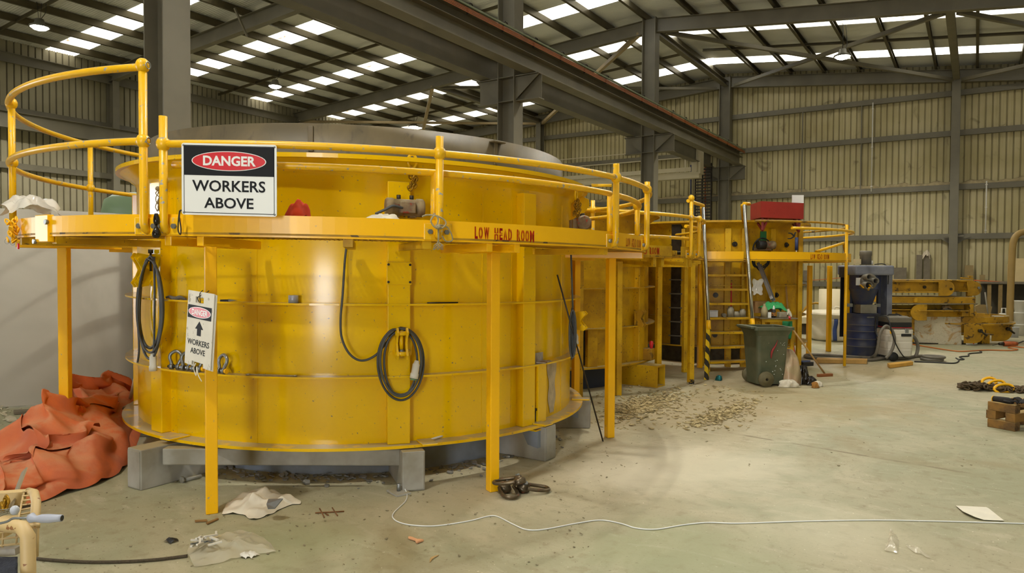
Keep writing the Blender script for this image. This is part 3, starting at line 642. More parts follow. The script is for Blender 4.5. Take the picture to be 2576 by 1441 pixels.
ts = thing('danger_sign', 'large danger workers above sign hung on the front walkway rails', 'sign', org - yd * H / 2)
P = lambda mb: place(mb, org, xd, yd)
P(flat(rrect(W, H, .014), -.003, 0)).build('sign_panel', SW, ts)
b = MB(); oo, ii = rrect(W * .955, H * .945, .010), rrect(W * .943, H * .927, .008); n = len(oo)
b.add([(x, y, .0008) for x, y in oo + ii], [(i, (i + 1) % n, n + (i + 1) % n, n + i) for i in range(n)]); P(b).build('border_line', SB, ts)
P(flat([(-W * .472, H * .055), (W * .472, H * .055), (W * .472, H * .462), (-W * .472, H * .462)], 0, .0012)).build('black_header', SB, ts)
P(flat(oval(W * .785, H * .275, 0, H * .258), .001, .0020)).build('oval_rim', SW, ts)
P(flat(oval(W * .765, H * .255, 0, H * .258), .0018, .0028)).build('red_oval', SR, ts)
def words(body, h, w, y, m, par, fn, bold=.02, z=.002): 
    t = text_mb(body, h, bold, w, .0008); t.v = [v + Vector((0, y, z)) for v in t.v]; return fn(t).build('lettering', m, par, fix=False)
words('DANGER', H * .128, W * .555, H * .262, SW, ts, P, .045, .0034)
words('WORKERS', H * .150, W * .77, -H * .088, SB, ts, P, .024, .0012); words('ABOVE', H * .143, W * .52, -H * .325, SB, ts, P, .024, .0012)
b = MB()
for sx in (-1, 1):
    for sy in (-1, 1): b.ball((sx * W * .478, sy * H * .47, .001), .007, 8, (1, 1, .5))
P(b).build('screw', GALV, ts)
# corrugated plastic sign tied to the nearest leg
D_ = 4.60; tl, tr_, br, bl = [PD(x, y, D_ + dd) for x, y, dd in ((472, 731, .07), (537, 743, -.16), (532, 931, -.17), (468, 914, .06))]
xd2 = ((tr_ - tl) + (br - bl)).normalized(); yd2 = ((tl - bl) + (tr_ - br)).normalized(); yd2 = (yd2 - xd2 * yd2.dot(xd2)).normalized(); org2 = (tl + tr_ + br + bl) / 4; W2 = (tr_ - tl).length; H2 = (tl - bl).length
t2 = thing('folding_sign', 'narrow white danger workers above sign with an up arrow on the nearest leg', 'sign', org2 - yd2 * H2 / 2)
P2 = lambda mb: place(mb, org2, xd2, yd2)
SC = mat('scuffed_white_corflute', (226, 220, 204), .5, 0, .05, 6, chip=(170, 160, 136), chip_t=.62, chip_s=20)
def panel(z0, z1):
    mb = MB(); w, h = W2 / 2, H2 / 2; hy0, hy1, hx0, hx1 = h * .70, h * .86, -w * .40, w * .24
    for x0, x1, y0, y1 in ((-w, w, -h * .88, hy0), (-w, w, hy1, h), (-w, hx0, hy0, hy1), (hx1, w, hy0, hy1), (-w, -w * .45, -h, -h * .88), (w * .45, w, -h, -h * .88)):
        mb.box(((x0 + x1) / 2, (y0 + y1) / 2, (z0 + z1) / 2), (x1 - x0, y1 - y0, z1 - z0))
    return mb
P2(panel(-.004, .002)).build('front_panel', SC, t2); b = panel(-.014, -.008); b.v = [v + Vector((.010, -.006, 0)) for v in b.v]; P2(b).build('back_panel', SC, t2)
P2(flat([(-W2 * .47, H2 * .135), (W2 * .44, H2 * .135), (W2 * .44, H2 * .31), (-W2 * .47, H2 * .31)], .002, .003)).build('black_header', SB, t2)
P2(flat(oval(W2 * .86, H2 * .145, -.004, H2 * .222), .003, .0038)).build('oval_rim', SW, t2); P2(flat(oval(W2 * .82, H2 * .13, -.004, H2 * .222), .0035, .0044)).build('red_oval', SR, t2)
words('DANGER', H2 * .072, W2 * .60, H2 * .222, SW, t2, P2, .03, .0050)
P2(flat([(x * W2, y * H2) for x, y in ((-.07, -.09), (.08, -.09), (.08, .0), (.16, .0), (.005, .105), (-.15, .0), (-.07, .0))], .002, .003)).build('up_arrow', SB, t2)
words('WORKERS', H2 * .075, W2 * .84, -H2 * .185, SB, t2, P2, .012, .003); words('ABOVE', H2 * .072, W2 * .56, -H2 * .300, SB, t2, P2, .012, .003)
b = MB(); b.tube(smooth_path([(-.025, H2 * .52, -.02), (0, H2 * .47, .01), (.01, H2 * .36, .008), (-.03, H2 * .42, .008), (.05, H2 * .50, -.01), (.06, H2 * .53, -.02)]), .003, 6); P2(b).build('tie_wire', DARKST, t2)
b = MB(); b.tube(smooth_path([(-.01, -H2 * .46, .006), (-.02, -H2 * .53, .012), (.01, -H2 * .62, .008), (.015, -H2 * .50, .01), (.045, -H2 * .60, .012), (.07, -H2 * .68, .0)]), .003, 6); P2(b).build('cable_tie', SC, t2)

# ================================================================ cables, tools and oddments on the front mould
def on(px, r, z, c=None):
    p = PC(px, 700, c or c1, r); return Vector((p.x, p.y, z))
def cpath(pts, r=R1 + .10, n=8): return smooth_path([PC(x, y, c1, r + (d[0] if d else 0)) for x, y, *d in pts], n)
def plug(mb, p, d, L=.13, r=.028):
    p, d = Vector(p), Vector(d).normalized(); mb.tube([p, p + d * L * .18, p + d * L * .22, p + d * L * .7, p + d * L * .74, p + d * L], [r * .6, r * .8, r, r, r * 1.15, r * 1.15], 14); return mb
def coil(px0, px1, py0, py1, n, seed, r=R1 + .105, cr=.0085, sag=.06):
    rr = random.Random(seed); pts = []; cx, cy, rx, ry = (px0 + px1) / 2, (py0 + py1) / 2, (px1 - px0) / 2, (py1 - py0) / 2
    for k in range(n):
        a, b, dy = rr.uniform(.70, 1) if k else 1, rr.uniform(.90, 1), rr.uniform(-.05, .05)
        for i in range(20):
            t = 2 * PI * i / 20 - PI / 2; w = 1 - sag * math.sin(t) ; pts.append(PC(cx + rx * a * w * math.cos(t), cy + ry * (b * math.sin(t) + dy * (math.sin(t) + 1)), c1, r + .012 * (k % 4)))
    return smooth_path(pts, 3)
t = thing('extension_lead', 'dark cable dropping from the deck to a coil with white plug on the centre rib', 'cable', on(1007, R1 + .12, .80), 'power leads hung on the mould')
MB().tube(cpath([(874, 606, -.06), (868, 650, -.05), (862, 740), (857, 800), (860, 850), (880, 890), (910, 906), (945, 892), (975, 856), (992, 832), (1008, 822, .03)]), .0085, 8).build('drop_cable', GREYCAB, t)
MB().tube(coil(950, 1066, 822, 998, 4, 2), .0085, 8).build('cable_coil', GREYCAB, t)
m = plug(MB(), PC(1049, 905, c1, R1 + .15), PC(1041, 950, c1, R1 + .16) - PC(1049, 905, c1, R1 + .15), .135, .027); pg = m.build('plug', WHITEP, t)
q = PC(1041, 944, c1, R1 + .16); plug(MB(), q, PC(1040, 956, c1, R1 + .16) - PC(1041, 944, c1, R1 + .16), .03, .024).build('plug_tip', mat('green_plug_insert', (110, 140, 100), .5), pg)
t = thing('extension_lead', 'grey cable coiled over the hook on the left rib, white plug hanging below', 'cable', on(380, R1 + .12, .9), 'power leads hung on the mould')
MB().tube(coil(344, 411, 648, 898, 6, 4, R1 + .13, sag=-.12), .0085, 8).build('cable_coil', GREYCAB, t)
MB().tube(cpath([(388, 650, .05), (389, 760, .05), (387, 880, .05), (384, 892, .05)], R1 + .1), .0085, 8).build('loose_end', GREYCAB, t)
m = plug(MB(), PC(385, 888, c1, R1 + .15), Vector((0, 0, -1)), .145, .026); m.build('plug', WHITEP, t)
MB().tube(cpath([(352, 700), (347, 800), (350, 880), (346, 915), (349, 918)], R1 + .08), .0085, 8).build('loose_end', GREYCAB, t)
m = MB(); p = PC(379, 632, c1, R1 + .1); m.cyl(p, p + Vector((0, 0, -.17)), .009, seg=8).cyl(p + Vector((0, 0, -.03)), p, .022, seg=6); m.build('hook_bolt', DARKST, t)
t = thing('extension_lead', 'grey cable looped on the right side of the front mould beside a leaning rod', 'cable', on(1432, R1 + .1, .9), 'power leads hung on the mould')
m = MB(); p0 = PC(1438, 800, c1, R1 + .16); zt2, zb2 = PC(1438, 770, c1, R1 + .16).z, PC(1438, 902, c1, R1 + .16).z; rr = random.Random(9)
for k in range(4): m.tube([p0 + RT * ((.03 - .012 * k) * math.cos(a) + .01) + FW * .02 * k + Vector((0, 0, (zt2 + zb2) / 2 - p0.z + (zt2 - zb2) / 2 * math.sin(a) * (.92 + .03 * k))) for a in [2 * PI * i / 24 for i in range(24)]], .0085, 8, closed=True)
m.tube([p0 + Vector((0, 0, zt2 - p0.z)) + RT * .01, p0 + Vector((0, 0, 1.8 - p0.z)) + RT * -.01], .0085, 8); m.build('cable_coil', GREYCAB, t)
p = PD(1449, 836, 6.9); plug(MB(), p, (0, 0, -1), .10, .024).build('plug', WHITEP, t)
b0 = G(1517, 1110); tp_ = PC(1402, 686, c1, R1 + .11); MB().cyl(b0, tp_, .0075, seg=8).build('steel_rod', DARKST, label='long thin dark rod leaning against the right side of the front mould', cat='rod')
b0 = PC(332, 990, c1, R1 + .4); b0 = G(326, 1005); tpp = PD(344, 935, 6.9)
MB().cyl(PD(328, 1002, 7.1), tpp, .016, seg=10).build('plastic_pipe', WHITEP, label='short white pipe leaning behind the orange tarpaulin', cat='pipe')
# bow shackles on the lower ring
def shackle(name_px, lab, tilt, first=None):
    p = on(name_px, R1 + .075, .849); t = thing('bow_shackle', lab, 'shackle', p, 'bow shackles on the lower ring'); a = math.atan2(p.y - c1.y, p.x - c1.x); M = Matrix.Rotation(a + tilt, 3, 'Z') @ Matrix.Rotation(-.18, 3, 'Y')
    pts = [(0, -.026, .022), (0, -.030, .05), (0, -.046, .085), (0, -.040, .118), (0, 0, .140), (0, .040, .118), (0, .046, .085), (0, .030, .05), (0, .026, .022)]
    MB().tube([p + M @ q for q in smooth_path(pts, 5)], .0125, 12).build('bow', GALV, t)
    m = MB()
    for s in (-1, 1): m.cyl(p + M @ Vector((0, s * .026 - .014, .022)), p + M @ Vector((0, s * .026 + .014, .022)), .022, seg=14)
    m.build('eye', GALV, t)
    MB().cyl(p + M @ Vector((0, -.055, .022)), p + M @ Vector((0, .045, .022)), .011, seg=10).build('pin', DARKST, t)
    MB().cyl(p + M @ Vector((0, .042, .022)), p + M @ Vector((0, .062, .022)), .019, seg=10).build('pin_head', YEL2, t)
for px, lb, ti in ((438, 'grey bow shackle with yellow pin head, leftmost on the lower ring', .5), (465, 'grey bow shackle with yellow pin head, half behind the folding sign', .2), (492, 'grey bow shackle mostly hidden behind the nearest leg', .3), (555, 'grey bow shackle with yellow pin head right of the nearest leg', -.25)): shackle(px, lb, ti)
# tools on the rings
p = on(738, R1 + .055, 1.388); MB().lathe(p, [(.030, 0), (.036, 0), (.036, .055), (.030, .055), (.030, 0)], 28).build('tape_roll', mat('silver_tape', (176, 178, 186), .35, .3), label='silver roll of tape standing on the upper ring', cat='tape roll')
p = on(555, R1 + .05, 1.392); q = on(598, R1 + .05, 1.398); md_ = p + (q - p) * .45; t = thing('trimming_knife', 'black handled knife lying on the upper ring right of the nearest leg', 'knife', p)
MB().beam(p, md_, .022, .016).build('handle', BLACK, t, bevel=.004); MB().prism([md_ + Vector((0, 0, -.008)), md_ + Vector((0, 0, .010)), q], (q - p).cross(Vector((0, 0, 1))).normalized() * .003).build('blade', GALV, t)
p = on(620, R1 + .06, .853); q = on(746, R1 + .06, .853); t = thing('spanner', 'long bright spanner lying on the lower ring', 'spanner', (p + q) / 2); u = (q - p).normalized()
m = MB(); m.beam(p + u * .02, q - u * .02, .012, .007)
for e, s in ((p, 1), (q, -1)): m.lathe(e + u * s * .012 + Vector((0, 0, -.004)), [(.008, 0), (.017, 0), (.017, .009), (.008, .009), (.008, 0)], 16)
m.build('shank', CHROME, t)
LINT = mat('grey_dust_wad', (122, 116, 104), .95, 0, .2, 12, bump=.8, bs=60)
m = MB(); pts = [on(418 + i * 4.5, R1 + .05, 1.398 + .006 * math.sin(i)) for i in range(12)]; m.tube(pts, [.006 + .010 * math.sin(PI * (i + .5) / 12) for i in range(12)], 8); m.build('dust_wad', LINT, label='grey fuzzy strip lying on the upper ring behind the nearest leg', cat='dust')
p = on(1366, R1 + .07, .849); a = math.atan2(p.y - c1.y, p.x - c1.x); M = rad_M(math.degrees(a)); m = MB(); m.box(p + M @ Vector((-.045, 0, .042)), (.008, .14, .084), a); m.box(p + M @ Vector((-.005, .02, .006)), (.085, .17, .010), a + .25)
m.build('angle_offcut', mat('rusty_whitewashed_steel', (172, 160, 146), .7, 0, .2, 16, chip=(120, 70, 46), chip_t=.56), label='short rusty steel angle on the lower ring at the right', cat='offcut')
MB().cyl(on(1075, R1 + .08, 1.394), on(1152, R1 + .08, 1.394), .006, seg=6).build('welding_rod', DARKST, label='thin dark rod lying along the upper ring, right of the centre rib', cat='rod')
p = G(1085, 1104, .34); q = G(1125, 1092, .345); MB().cyl(p, q, .009, seg=8).build('plastic_stick', WHITEP, label='pale stick lying on the bottom flange of the front mould', cat='stick')
# vibrator motors on the deck
MOT = mat('dust_caked_motor', (150, 132, 96), .7, 0, .18, 10, dark=(110, 90, 70), chip=(150, 62, 40), chip_t=.60, chip_s=20, dust=DUST)
def motor(px, zb, label, ang=0, L=.285, R=.068):
    p = on(px, R1 + .17, zb); a = math.atan2(p.y - c1.y, p.x - c1.x) + ang; M = Matrix.Rotation(a, 3, 'Z'); t = thing('vibrator_motor', label, 'motor', p, 'vibrator motors on the walkway deck'); ax = M @ Vector((0, 1, 0)); o = p + Vector((0, 0, R + .012))
    m = MB(); m.tube([o + ax * s for s in (-L / 2, -L / 2 + .012, -L * .30, -L * .29, L * .29, L * .30, L / 2 - .012, L / 2)], [R * .82, R, R, R * .9, R * .9, R, R, R * .82], 24); m.build('motor_body', MOT, t)
    m = MB(); m.box(o + M @ Vector((.055, .01, -.005)), (.06, .115, .085), a); m.build('terminal_box', MOT, t, bevel=.008)
    m = MB()
    for s in (-.045, .05): m.cyl(o + ax * s + Vector((0, 0, R * .8)), o + ax * s + Vector((0, 0, R + .022)), .016, seg=10)
    m.build('lug', DARKST, t)
    m = MB()
    for s in (-1, 1): m.box(p + M @ Vector((-.05, s * L * .22, .06)), (.10, .05, .10), a)
    m.build('foot', MOT, t); return t, o, M, ax
t, o, M, ax = motor(1018, 2.02, 'dusty vibrator motor mounted above the deck on the centre rib')
MB().tube(smooth_path([o + M @ Vector((.08, -.03, -.01)), o + M @ Vector((.10, -.10, .0)), o + M @ Vector((.09, -.16, -.03)), o + M @ Vector((.06, -.22, -.06))]), .010, 8).build('lead', GREYCAB, t)
motor(1462, 2.02, 'dusty vibrator motor with red paint showing at the right end of the deck', .5, .22)
def crumple(mb, c, sx, sy, h, seed, nu=18, nv=14, M=None, lift=0.0):   # crumpled sheet or bag resting on a surface
    rr = random.Random(seed); ph = [rr.uniform(0, 6) for _ in range(8)]; M = M or Matrix.Identity(3)
    def f(u, v):
        x, y = (u - .5) * 2, (v - .5) * 2; e = max(0, 1 - (x * x + y * y) ** 1.2 * .5); k = 1 + .12 * math.sin(5 * x + ph[6]) + .12 * math.sin(6 * y + ph[7])
        rg = abs(math.sin(4 * x + 2 * y + ph[0])) * .4 + abs(math.sin(3 * y - 5 * x + ph[1])) * .35 + abs(math.sin(9 * x + 5 * y + ph[2])) * .18 + abs(math.sin(8 * y - 3 * x + ph[3])) * .18
        return Vector(c) + M @ Vector((x * sx / 2 * k, y * sy / 2 * k, .004 + lift * e + h * e * (rg * .75 + .12)))
    return mb.grid(nu, nv, f)
RAGR = mat('red_orange_rag', (206, 62, 18), .9, 0, .15, 8); p = on(752, 2.74, ZD + .05)
crumple(MB(), p, .17, .14, .08, 3, lift=.14).build('rag', RAGR, label='red orange rag bundled behind the toe board right of the danger sign', cat='rag')
PAPER = mat('dirty_white_paper', (214, 206, 186), .8, 0, .06, 8); p = on(968, 2.78, ZD + .10)
crumple(MB(), p, .24, .16, .05, 5, M=Matrix.Rotation(math.atan2(p.y - c1.y, p.x - c1.x) + PI / 2, 3, 'Z'), lift=.035).build('paper_sheet', PAPER, label='crumpled white sheet under the lead of the vibrator motor', cat='paper')
k = N('milky_plastic_film'); k.col(lin((232, 228, 216))).pr(Roughness=.18); k.b.inputs['Alpha'].default_value = .72; FILM = k.m
k = N('clear_dusty_film'); k.col(lin((222, 214, 190))).pr(Roughness=.15); k.b.inputs['Alpha'].default_value = .5; FILMC = k.m
p = PC(75, 540, cp, 2.80); a = math.atan2(p.y - cp.y, p.x - cp.x)
crumple(MB(), (p.x, p.y, ZF + .035), .46, .34, .13, 11, 30, 20, Matrix.Rotation(a + PI / 2, 3, 'Z'), .05).build('plastic_bag', FILM, label='milky plastic bag slumped over the left end of the walkway', cat='bag', fix=False)
# hanging bits along the toe board
t = thing('lock_chain', 'yellow chain with key rings hanging at the left end of the walkway', 'chain', PC(30, 600, cp, 2.93)); o = PC(33, 575, cp, 2.95); m = MB(); rr = random.Random(8)
for i in range(20): link(m, o + Vector((rr.uniform(-.035, .035), rr.uniform(-.03, .03), .05 - .0085 * i)), (rr.uniform(-1, 1), rr.uniform(-1, 1), 1), (1, rr.uniform(-1, 1), 0), .04, .028, .006)
m.build('chain', YEL2, t)
m = MB()
for i, (dx, dz) in enumerate(((-.045, -.115), (-.005, -.125), (.035, -.11))): m.tube([o + RT * dx + Vector((0, 0, dz)) + RT * .018 * math.cos(q) + Vector((0, 0, .018 * math.sin(q))) for q in [2 * PI * j / 14 for j in range(14)]], .0014, 5, closed=True)
m.build('key_ring', GALV, t); MB().box(o + RT * .035 + Vector((0, 0, -.15)), (.012, .012, .04)).build('key_tag', SR, t)
BAGB = mat('shiny_black_film', (26, 20, 14), .12, 0, .1, 10)
o = PC(393, 540, cp, 2.965); m = MB(); m.tube(smooth_path([o, o + Vector((.002, 0, -.05)), o + Vector((-.002, 0, -.075)), o + Vector((0, 0, -.12)), o + Vector((-.004, 0, -.15))]), [.006 + .018 * abs(math.sin(i * .17 + .3)) * (1.2 if i > 16 else .8) for i in range(33)], 7)
m.build('tied_film', BAGB, label='twisted black plastic tied between the two end posts', cat='plastic')
o = PC(397, 478, cp, 2.95); m = MB(); rr = random.Random(2)
for i in range(5): m.tube(smooth_path([o + Vector((rr.uniform(-.012, .012), rr.uniform(-.01, .01), -.028 * j)) for j in range(6)], 4), .003, 5)
m.ball(o, .016, 8); m.build('string_knot', mat('dirty_string', (150, 132, 96), .9), label='knotted string hanging above the twisted black plastic', cat='string')
o = PC(452, 532, cp, 2.96); m = MB().tube(smooth_path([o, o + Vector((-.012, 0, -.05)), o + Vector((-.018, 0, -.12)), o + Vector((.006, 0, -.145)), o + Vector((.012, 0, -.11)), o + Vector((-.004, 0, -.04)), o + Vector((.006, 0, -.002)), o + Vector((.024, 0, 0))], 6), .0045, 6)
m.build('wire_hook', DARKST, label='bent dark wire hanging beside the lower corner of the danger sign', cat='wire')
ROPE = mat('frayed_grey_rope', (176, 164, 130), .9, 0, .12, 30, bump=.6, bs=120); c_ = lambda x, y, r=2.975: PC(x, y, cp, r)
t = thing('rope', 'frayed grey rope knotted around the middle rail post over the toe board', 'rope', c_(1105, 580)); m = MB()
m.tube(smooth_path([c_(1062, 540), c_(1075, 536), c_(1098, 538, 3.0), c_(1118, 548, 3.0), c_(1121, 560, 3.0), c_(1108, 570, 3.0), c_(1092, 565, 3.0), c_(1084, 550, 3.0), c_(1094, 537, 3.0), c_(1102, 545, 3.0), c_(1100, 562, 3.0)], 6), .0055, 7)
m.tube(smooth_path([c_(1104, 560, 3.0), c_(1124, 566), c_(1136, 585), c_(1137, 600), c_(1122, 602), c_(1112, 588)], 6), .0045, 7); m.build('loop', ROPE, t)
m = MB(); m.ball(c_(1102, 566, 3.0), .020, 10, (1.2, 1, .8)); m.build('knot', ROPE, t)
m = MB(); rr = random.Random(1)
for i in range(14): m.tube([c_(1103 + rr.uniform(-4, 4), 603), c_(1103 + rr.uniform(-11, 12), 612), c_(1103 + rr.uniform(-14, 14), 624)], .002, 4)
m.tube([c_(1103, 572, 2.98), c_(1103, 606)], .006, 7); m.build('frayed_end', ROPE, t)
LEAN = None
# ================================================================ second and third mould
c2 = pol(11.5, .25); R2 = 2.105
ribs2 = [(ang(c2, 1612, R2 + .05), .20, .33, 2.3), (ang(c2, 1490, R2 + .05), .16, .33, .835), (-80, .17, .33, 2.3), (60, .17, .33, 2.3), (120, .17, .33, 2.3), (180, .17, .33, 2.3)]
t2m = mould(c2, R2, 'second yellow casting mould, half hidden behind the front mould', ribs2, YELW, ring=False)
latch(1604, 800, c2, R2, t2m, .20, YELO)
a = ang(c2, 1612, R2); m = MB(); rad_box(m, c2, R2 + .06, R2 + .20, .16, .33, .50, a); m.build('clamp_block', YELO, t2m, bevel=.01); p = cyl_pt(c2, R2 + .17, a, .50); MB().lathe(p, [(.0, .11), (.025, .10), (.03, .06), (.02, 0)], 12).build('red_cap', SR, t2m)
for px in (1470, 1550): m = MB(); rad_box(m, c2, R2, R2 + .012, .03, .35, .83, ang(c2, px, R2)); m.build('dark_strap', DARKST, t2m)
tb2 = thing('mould_stand', 'yellow and blue base under the second mould', 'base frame', (c2[0], c2[1], 0))
MB().lathe((c2[0], c2[1], 0), [(1.95, 0), (1.95, .30)], 96).build('plinth_ring', mat('dark_blue_paint', (44, 56, 86), .5, 0, .1, 3), tb2)
for px, py in ((1622, 968),):
    p = G(px, py); a = math.degrees(math.atan2(p.y - c2[1], p.x - c2[0])); r = math.hypot(p.x - c2[0], p.y - c2[1]); m = MB(); w = .26
    for z0_, z1_, wy, off in ((0, .02, w, 0), (.28, .30, w, 0), (.02, .28, .016, -w / 2 + .008), (.02, .28, .016, w / 2 - .008)):
        M = rad_M(a); o = cyl_pt(c2, (1.95 + r + .25) / 2, a, (z0_ + z1_) / 2) + M @ Vector((0, off, 0)); m.box(o, (r + .25 - 1.95, wy, z1_ - z0_), math.radians(a))
    m.build('hollow_arm', YELW, tb2)
for a in (-90, -60, 60, 120, 200): m = MB(); rad_box(m, c2, 1.9, 2.3, .2, 0, .30, a); m.build('box_arm', YELW, tb2, bevel=.01)
# walkway two
legs2 = []
for px, py, yaw in ((1457, 1000, 50), (1554, 994, 56), (1655, 960, 52), (1737, 962, 52), (1722, 936, 48)):
    p = G(px, py); legs2.append((math.degrees(math.atan2(p.y - c2[1], p.x - c2[0])), math.hypot(p.x - c2[0], p.y - c2[1]), yaw))
RP2, ZD2, ZF2 = 2.9, 1.80, 1.955
t_w2 = platform(c2, 2.2, RP2, ZD2, ZF2, 'yellow walkway around the second mould, partly behind the front walkway', [(-150, ang(c2, 1690, RP2)), (ang(c2, 1713, RP2), ang(c2, 1746, RP2)), (60, 180)], YELW, legs2, (-150, 130))
curved_text('LOW HEAD ROOM', c2, RP2, ang(c2, 1618, RP2), 1.885, .085, .60, RED, t_w2, .055)
for a in (-45, ang(c2, 1660, RP2), ang(c2, 1737, RP2), -80): m = MB(); rad_box(m, c2, 2.12, RP2 - .02, .06, ZD2 - .12, ZD2, a - 1.6); rad_box(m, c2, 2.12, RP2 - .02, .06, ZD2 - .12, ZD2, a + 1.6); m.build('outrigger', YELW, t_w2)
p = cyl_pt(c2, RP2 - .02, ang(c2, 1702, RP2), 1.86); m = MB(); rad_box(m, c2, RP2 - .05, RP2 - .03, .12, 1.84, 1.90, ang(c2, 1702, RP2)); m.build('link_plate', YELW, t_w2)
def rail2(par, c, r, a0, a1, z, m=YELR, rad=.0235):
    n = max(int(abs(a1 - a0) / 2), 3); MB().tube(arc(c, r, math.radians(a0), math.radians(a1), n, z), rad, 10).build('hand_rail', m, par)
aE = ang(c2, 1757, RP2 + .03)
rail2(t_w2, c2, RP2 + .03, -75, aE + 20, 2.36); rail2(t_w2, c2, RP2 - .03, -75, ang(c2, 1742, RP2), 2.07); rail2(t_w2, c2, RP2 - .03, aE - 8, aE + 60, 2.24)
p = PC(1741, 598, c2, RP2); MB().tube([p, p + Vector((0, 0, 0)), PD(1768, 668, 9.9)], .027, 10).build('folded_rail', YELR, t_w2)
for px in (1487, 1731): rail_post(t_w2, c2, RP2, ang(c2, px, RP2), 1.86, 2.66 if px > 1700 else 2.48, (2.36, 2.62) if px > 1700 else (2.36,), True, YELR)
rail_post(t_w2, c2, RP2, ang(c2, 1751, RP2), 1.86, 2.36, (2.36,), True, YELR)
p = PC(1731, 505, c2, RP2); MB().tube([p, PD(1769, 517, 10.6)], .025, 10).build('hand_rail', YELR, t_w2)
# third mould: two halves standing a little apart
c3 = pol(14.2, 15.4); R3 = 1.62
ribs3 = [(ang(c3, px, R3 + .05), .10, .35, 2.34) for px in (1716, 1830, 1872, 1942)] + [(80, .15, .35, 2.3)]
t3 = mould(c3, R3, 'third yellow casting mould behind the ladder', ribs3, YELW, z0=.36, zt=2.46, ring=False)
for px, py in ((1848, 614), (1800, 742), (1952, 742), (1880, 742), (1798, 842), (1977, 616), (1763, 798)):
    p = PC(px, py, c3, R3); a = math.atan2(p.y - c3[1], p.x - c3[0]); d = Vector((math.cos(a), math.sin(a), 0)); m = MB().cyl(p, p + d * .05, .022, seg=8).cyl(p, p + d * .02, .045, seg=12); m.build('clamp_bolt', DARKST, t3)
m = MB(); rad_box(m, c3, R3 + .01, R3 + .10, .17, .36, 2.44, ang(c3, 1701, R3 + .08)); m.build('hinge_gap', DARKST, t3)
m = MB(); aa = ang(c3, 1701, R3 + .1)
for z in [.5 + .24 * i for i in range(8)]: rad_box(m, c3, R3 + .08, R3 + .12, .24, z, z + .02, aa)
m.build('hinge_bars', STEEL, t3)
m = MB(); rad_box(m, c3, R3 + .01, R3 + .03, .035, 1.0, 1.42, ang(c3, 1838, R3)); m.build('red_mark', SR, t3)
m = MB(); rad_box(m, c3, R3 + .003, R3 + .012, .12, 2.12, 2.30, ang(c3, 1918, R3)); m.build('green_smear', mat('green_paint_smear', (40, 128, 76), .5), t3)
tb3 = thing('mould_stand', 'base toned dark for the shade, with yellow stub legs, under the third mould', 'base frame', (c3[0], c3[1], 0)); MB().lathe((c3[0], c3[1], 0), [(1.2, 0), (1.2, .34)], 64).build('plinth_ring', DARKST, tb3)  # dark plinth tone stands in for the shaded void under the mould
for px in (1833, 1872, 1766): p = PC(px, 700, c3, R3 - .06); MB().box((p.x, p.y, .167), (.09, .09, .334), .5).build('stub_leg', YELW, tb3)
# walkway three
RP3, ZD3, ZF3 = 2.45, 1.79, 1.935; legs3 = []
for px, py, yaw in ((2034, 892, 40), (2084, 884, 45), (2128, 895, 40), (1760, 925, 40)):
    p = G(px, py); legs3.append((math.degrees(math.atan2(p.y - c3[1], p.x - c3[0])), math.hypot(p.x - c3[0], p.y - c3[1]), yaw))
t_w3 = platform(c3, 1.72, RP3, ZD3, ZF3, 'yellow walkway around the third mould, right of the ladder', [(ang(c3, 1884, RP3), 60), (60, 180), (ang(c3, 1777, RP3), ang(c3, 1870, RP3))], YEL2, legs3, (-100, 120))
curved_text('LOW HEAD ROOM', c3, RP3, ang(c3, 2063, RP3), 1.865, .078, .46, RED2, t_w3, .045)
a15 = ang(c3, 2128, RP3); rail2(t_w3, c3, RP3 + .03, ang(c3, 1990, RP3 + .03), 150, 2.31); rail2(t_w3, c3, RP3 - .05, ang(c3, 1900, RP3), 150, 2.42, YELO, .018)
rail_post(t_w3, c3, RP3, a15, .02, 2.42, (), False, YELR)
p = PD(2053, 633, 12.6); MB().tube([p, PD(2122, 611, 13.0), PD(2128, 640, 13.1)], .025, 10).build('folded_rail', YELR, t_w3)
# corner post of the third walkway carrying the red tray
b = G(2008, 921); MB().box((b.x, b.y, 1.22), (.075, .075, 2.44), .6).build('corner_post', YELW, t_w3, bevel=.006)
dpt = 11.9; fl, fr, bk = PD(1914, 545, 11.6), PD(2021, 545, 11.9), PD(1888, 541, 12.2); u = fr - fl; u.z = 0; v = bk - fl; v.z = 0
zl, zh = fl.z - .01, PD(1914, 506, 11.6).z; tt = thing('red_tray', 'red steel tray on a bracket frame above the third walkway', 'tray', fl + (u + v) / 2); q = [fl, fl + u, fl + u + v, fl + v]
REDP = mat('red_tray_enamel', (164, 44, 36), .5, 0, .08, 4, chip=(120, 40, 30), chip_t=.66); m = MB()
top = [Vector((a.x, a.y, zh)) for a in q]; low = [Vector((a.x, a.y, zl)) for a in q]; m.add(top + low, [(0, 1, 5, 4), (1, 2, 6, 5), (2, 3, 7, 6), (3, 0, 4, 7), (4, 5, 6, 7)]); m.build('tray', REDP, tt, solid=.006)
m = MB()
for f in (.07, .93):
    b0 = fl + u * f; b0.z = zl; b1 = b0 + v * .8; m.beam(b0 + v * .1, Vector((b0.x, b0.y, zl - .20)) + v * .1, .035, .035); m.beam(b1, Vector((b0.x, b0.y, zl - .21)) + v * .1, .03, .03); m.beam(b0 + v * .1 + u * .12 * (1 if f < .5 else -1), Vector((b0.x, b0.y, zl - .20)) + v * .1, .03, .03)
m.build('bracket', mat('dark_red_paint', (120, 30, 26), .5), tt)
m = MB(); m.tube([PD(1885, 513, 11.9), PD(1872, 512, 11.6)], .028, 10); m.build('stub_rail', YELR, tt)
m = MB(); o = PD(2007, 501, 12.2); m.box(o, (.20, .01, .14), YAW); m.build('paper_sheet', SW, label='white sheet standing in the right end of the red tray', cat='paper')
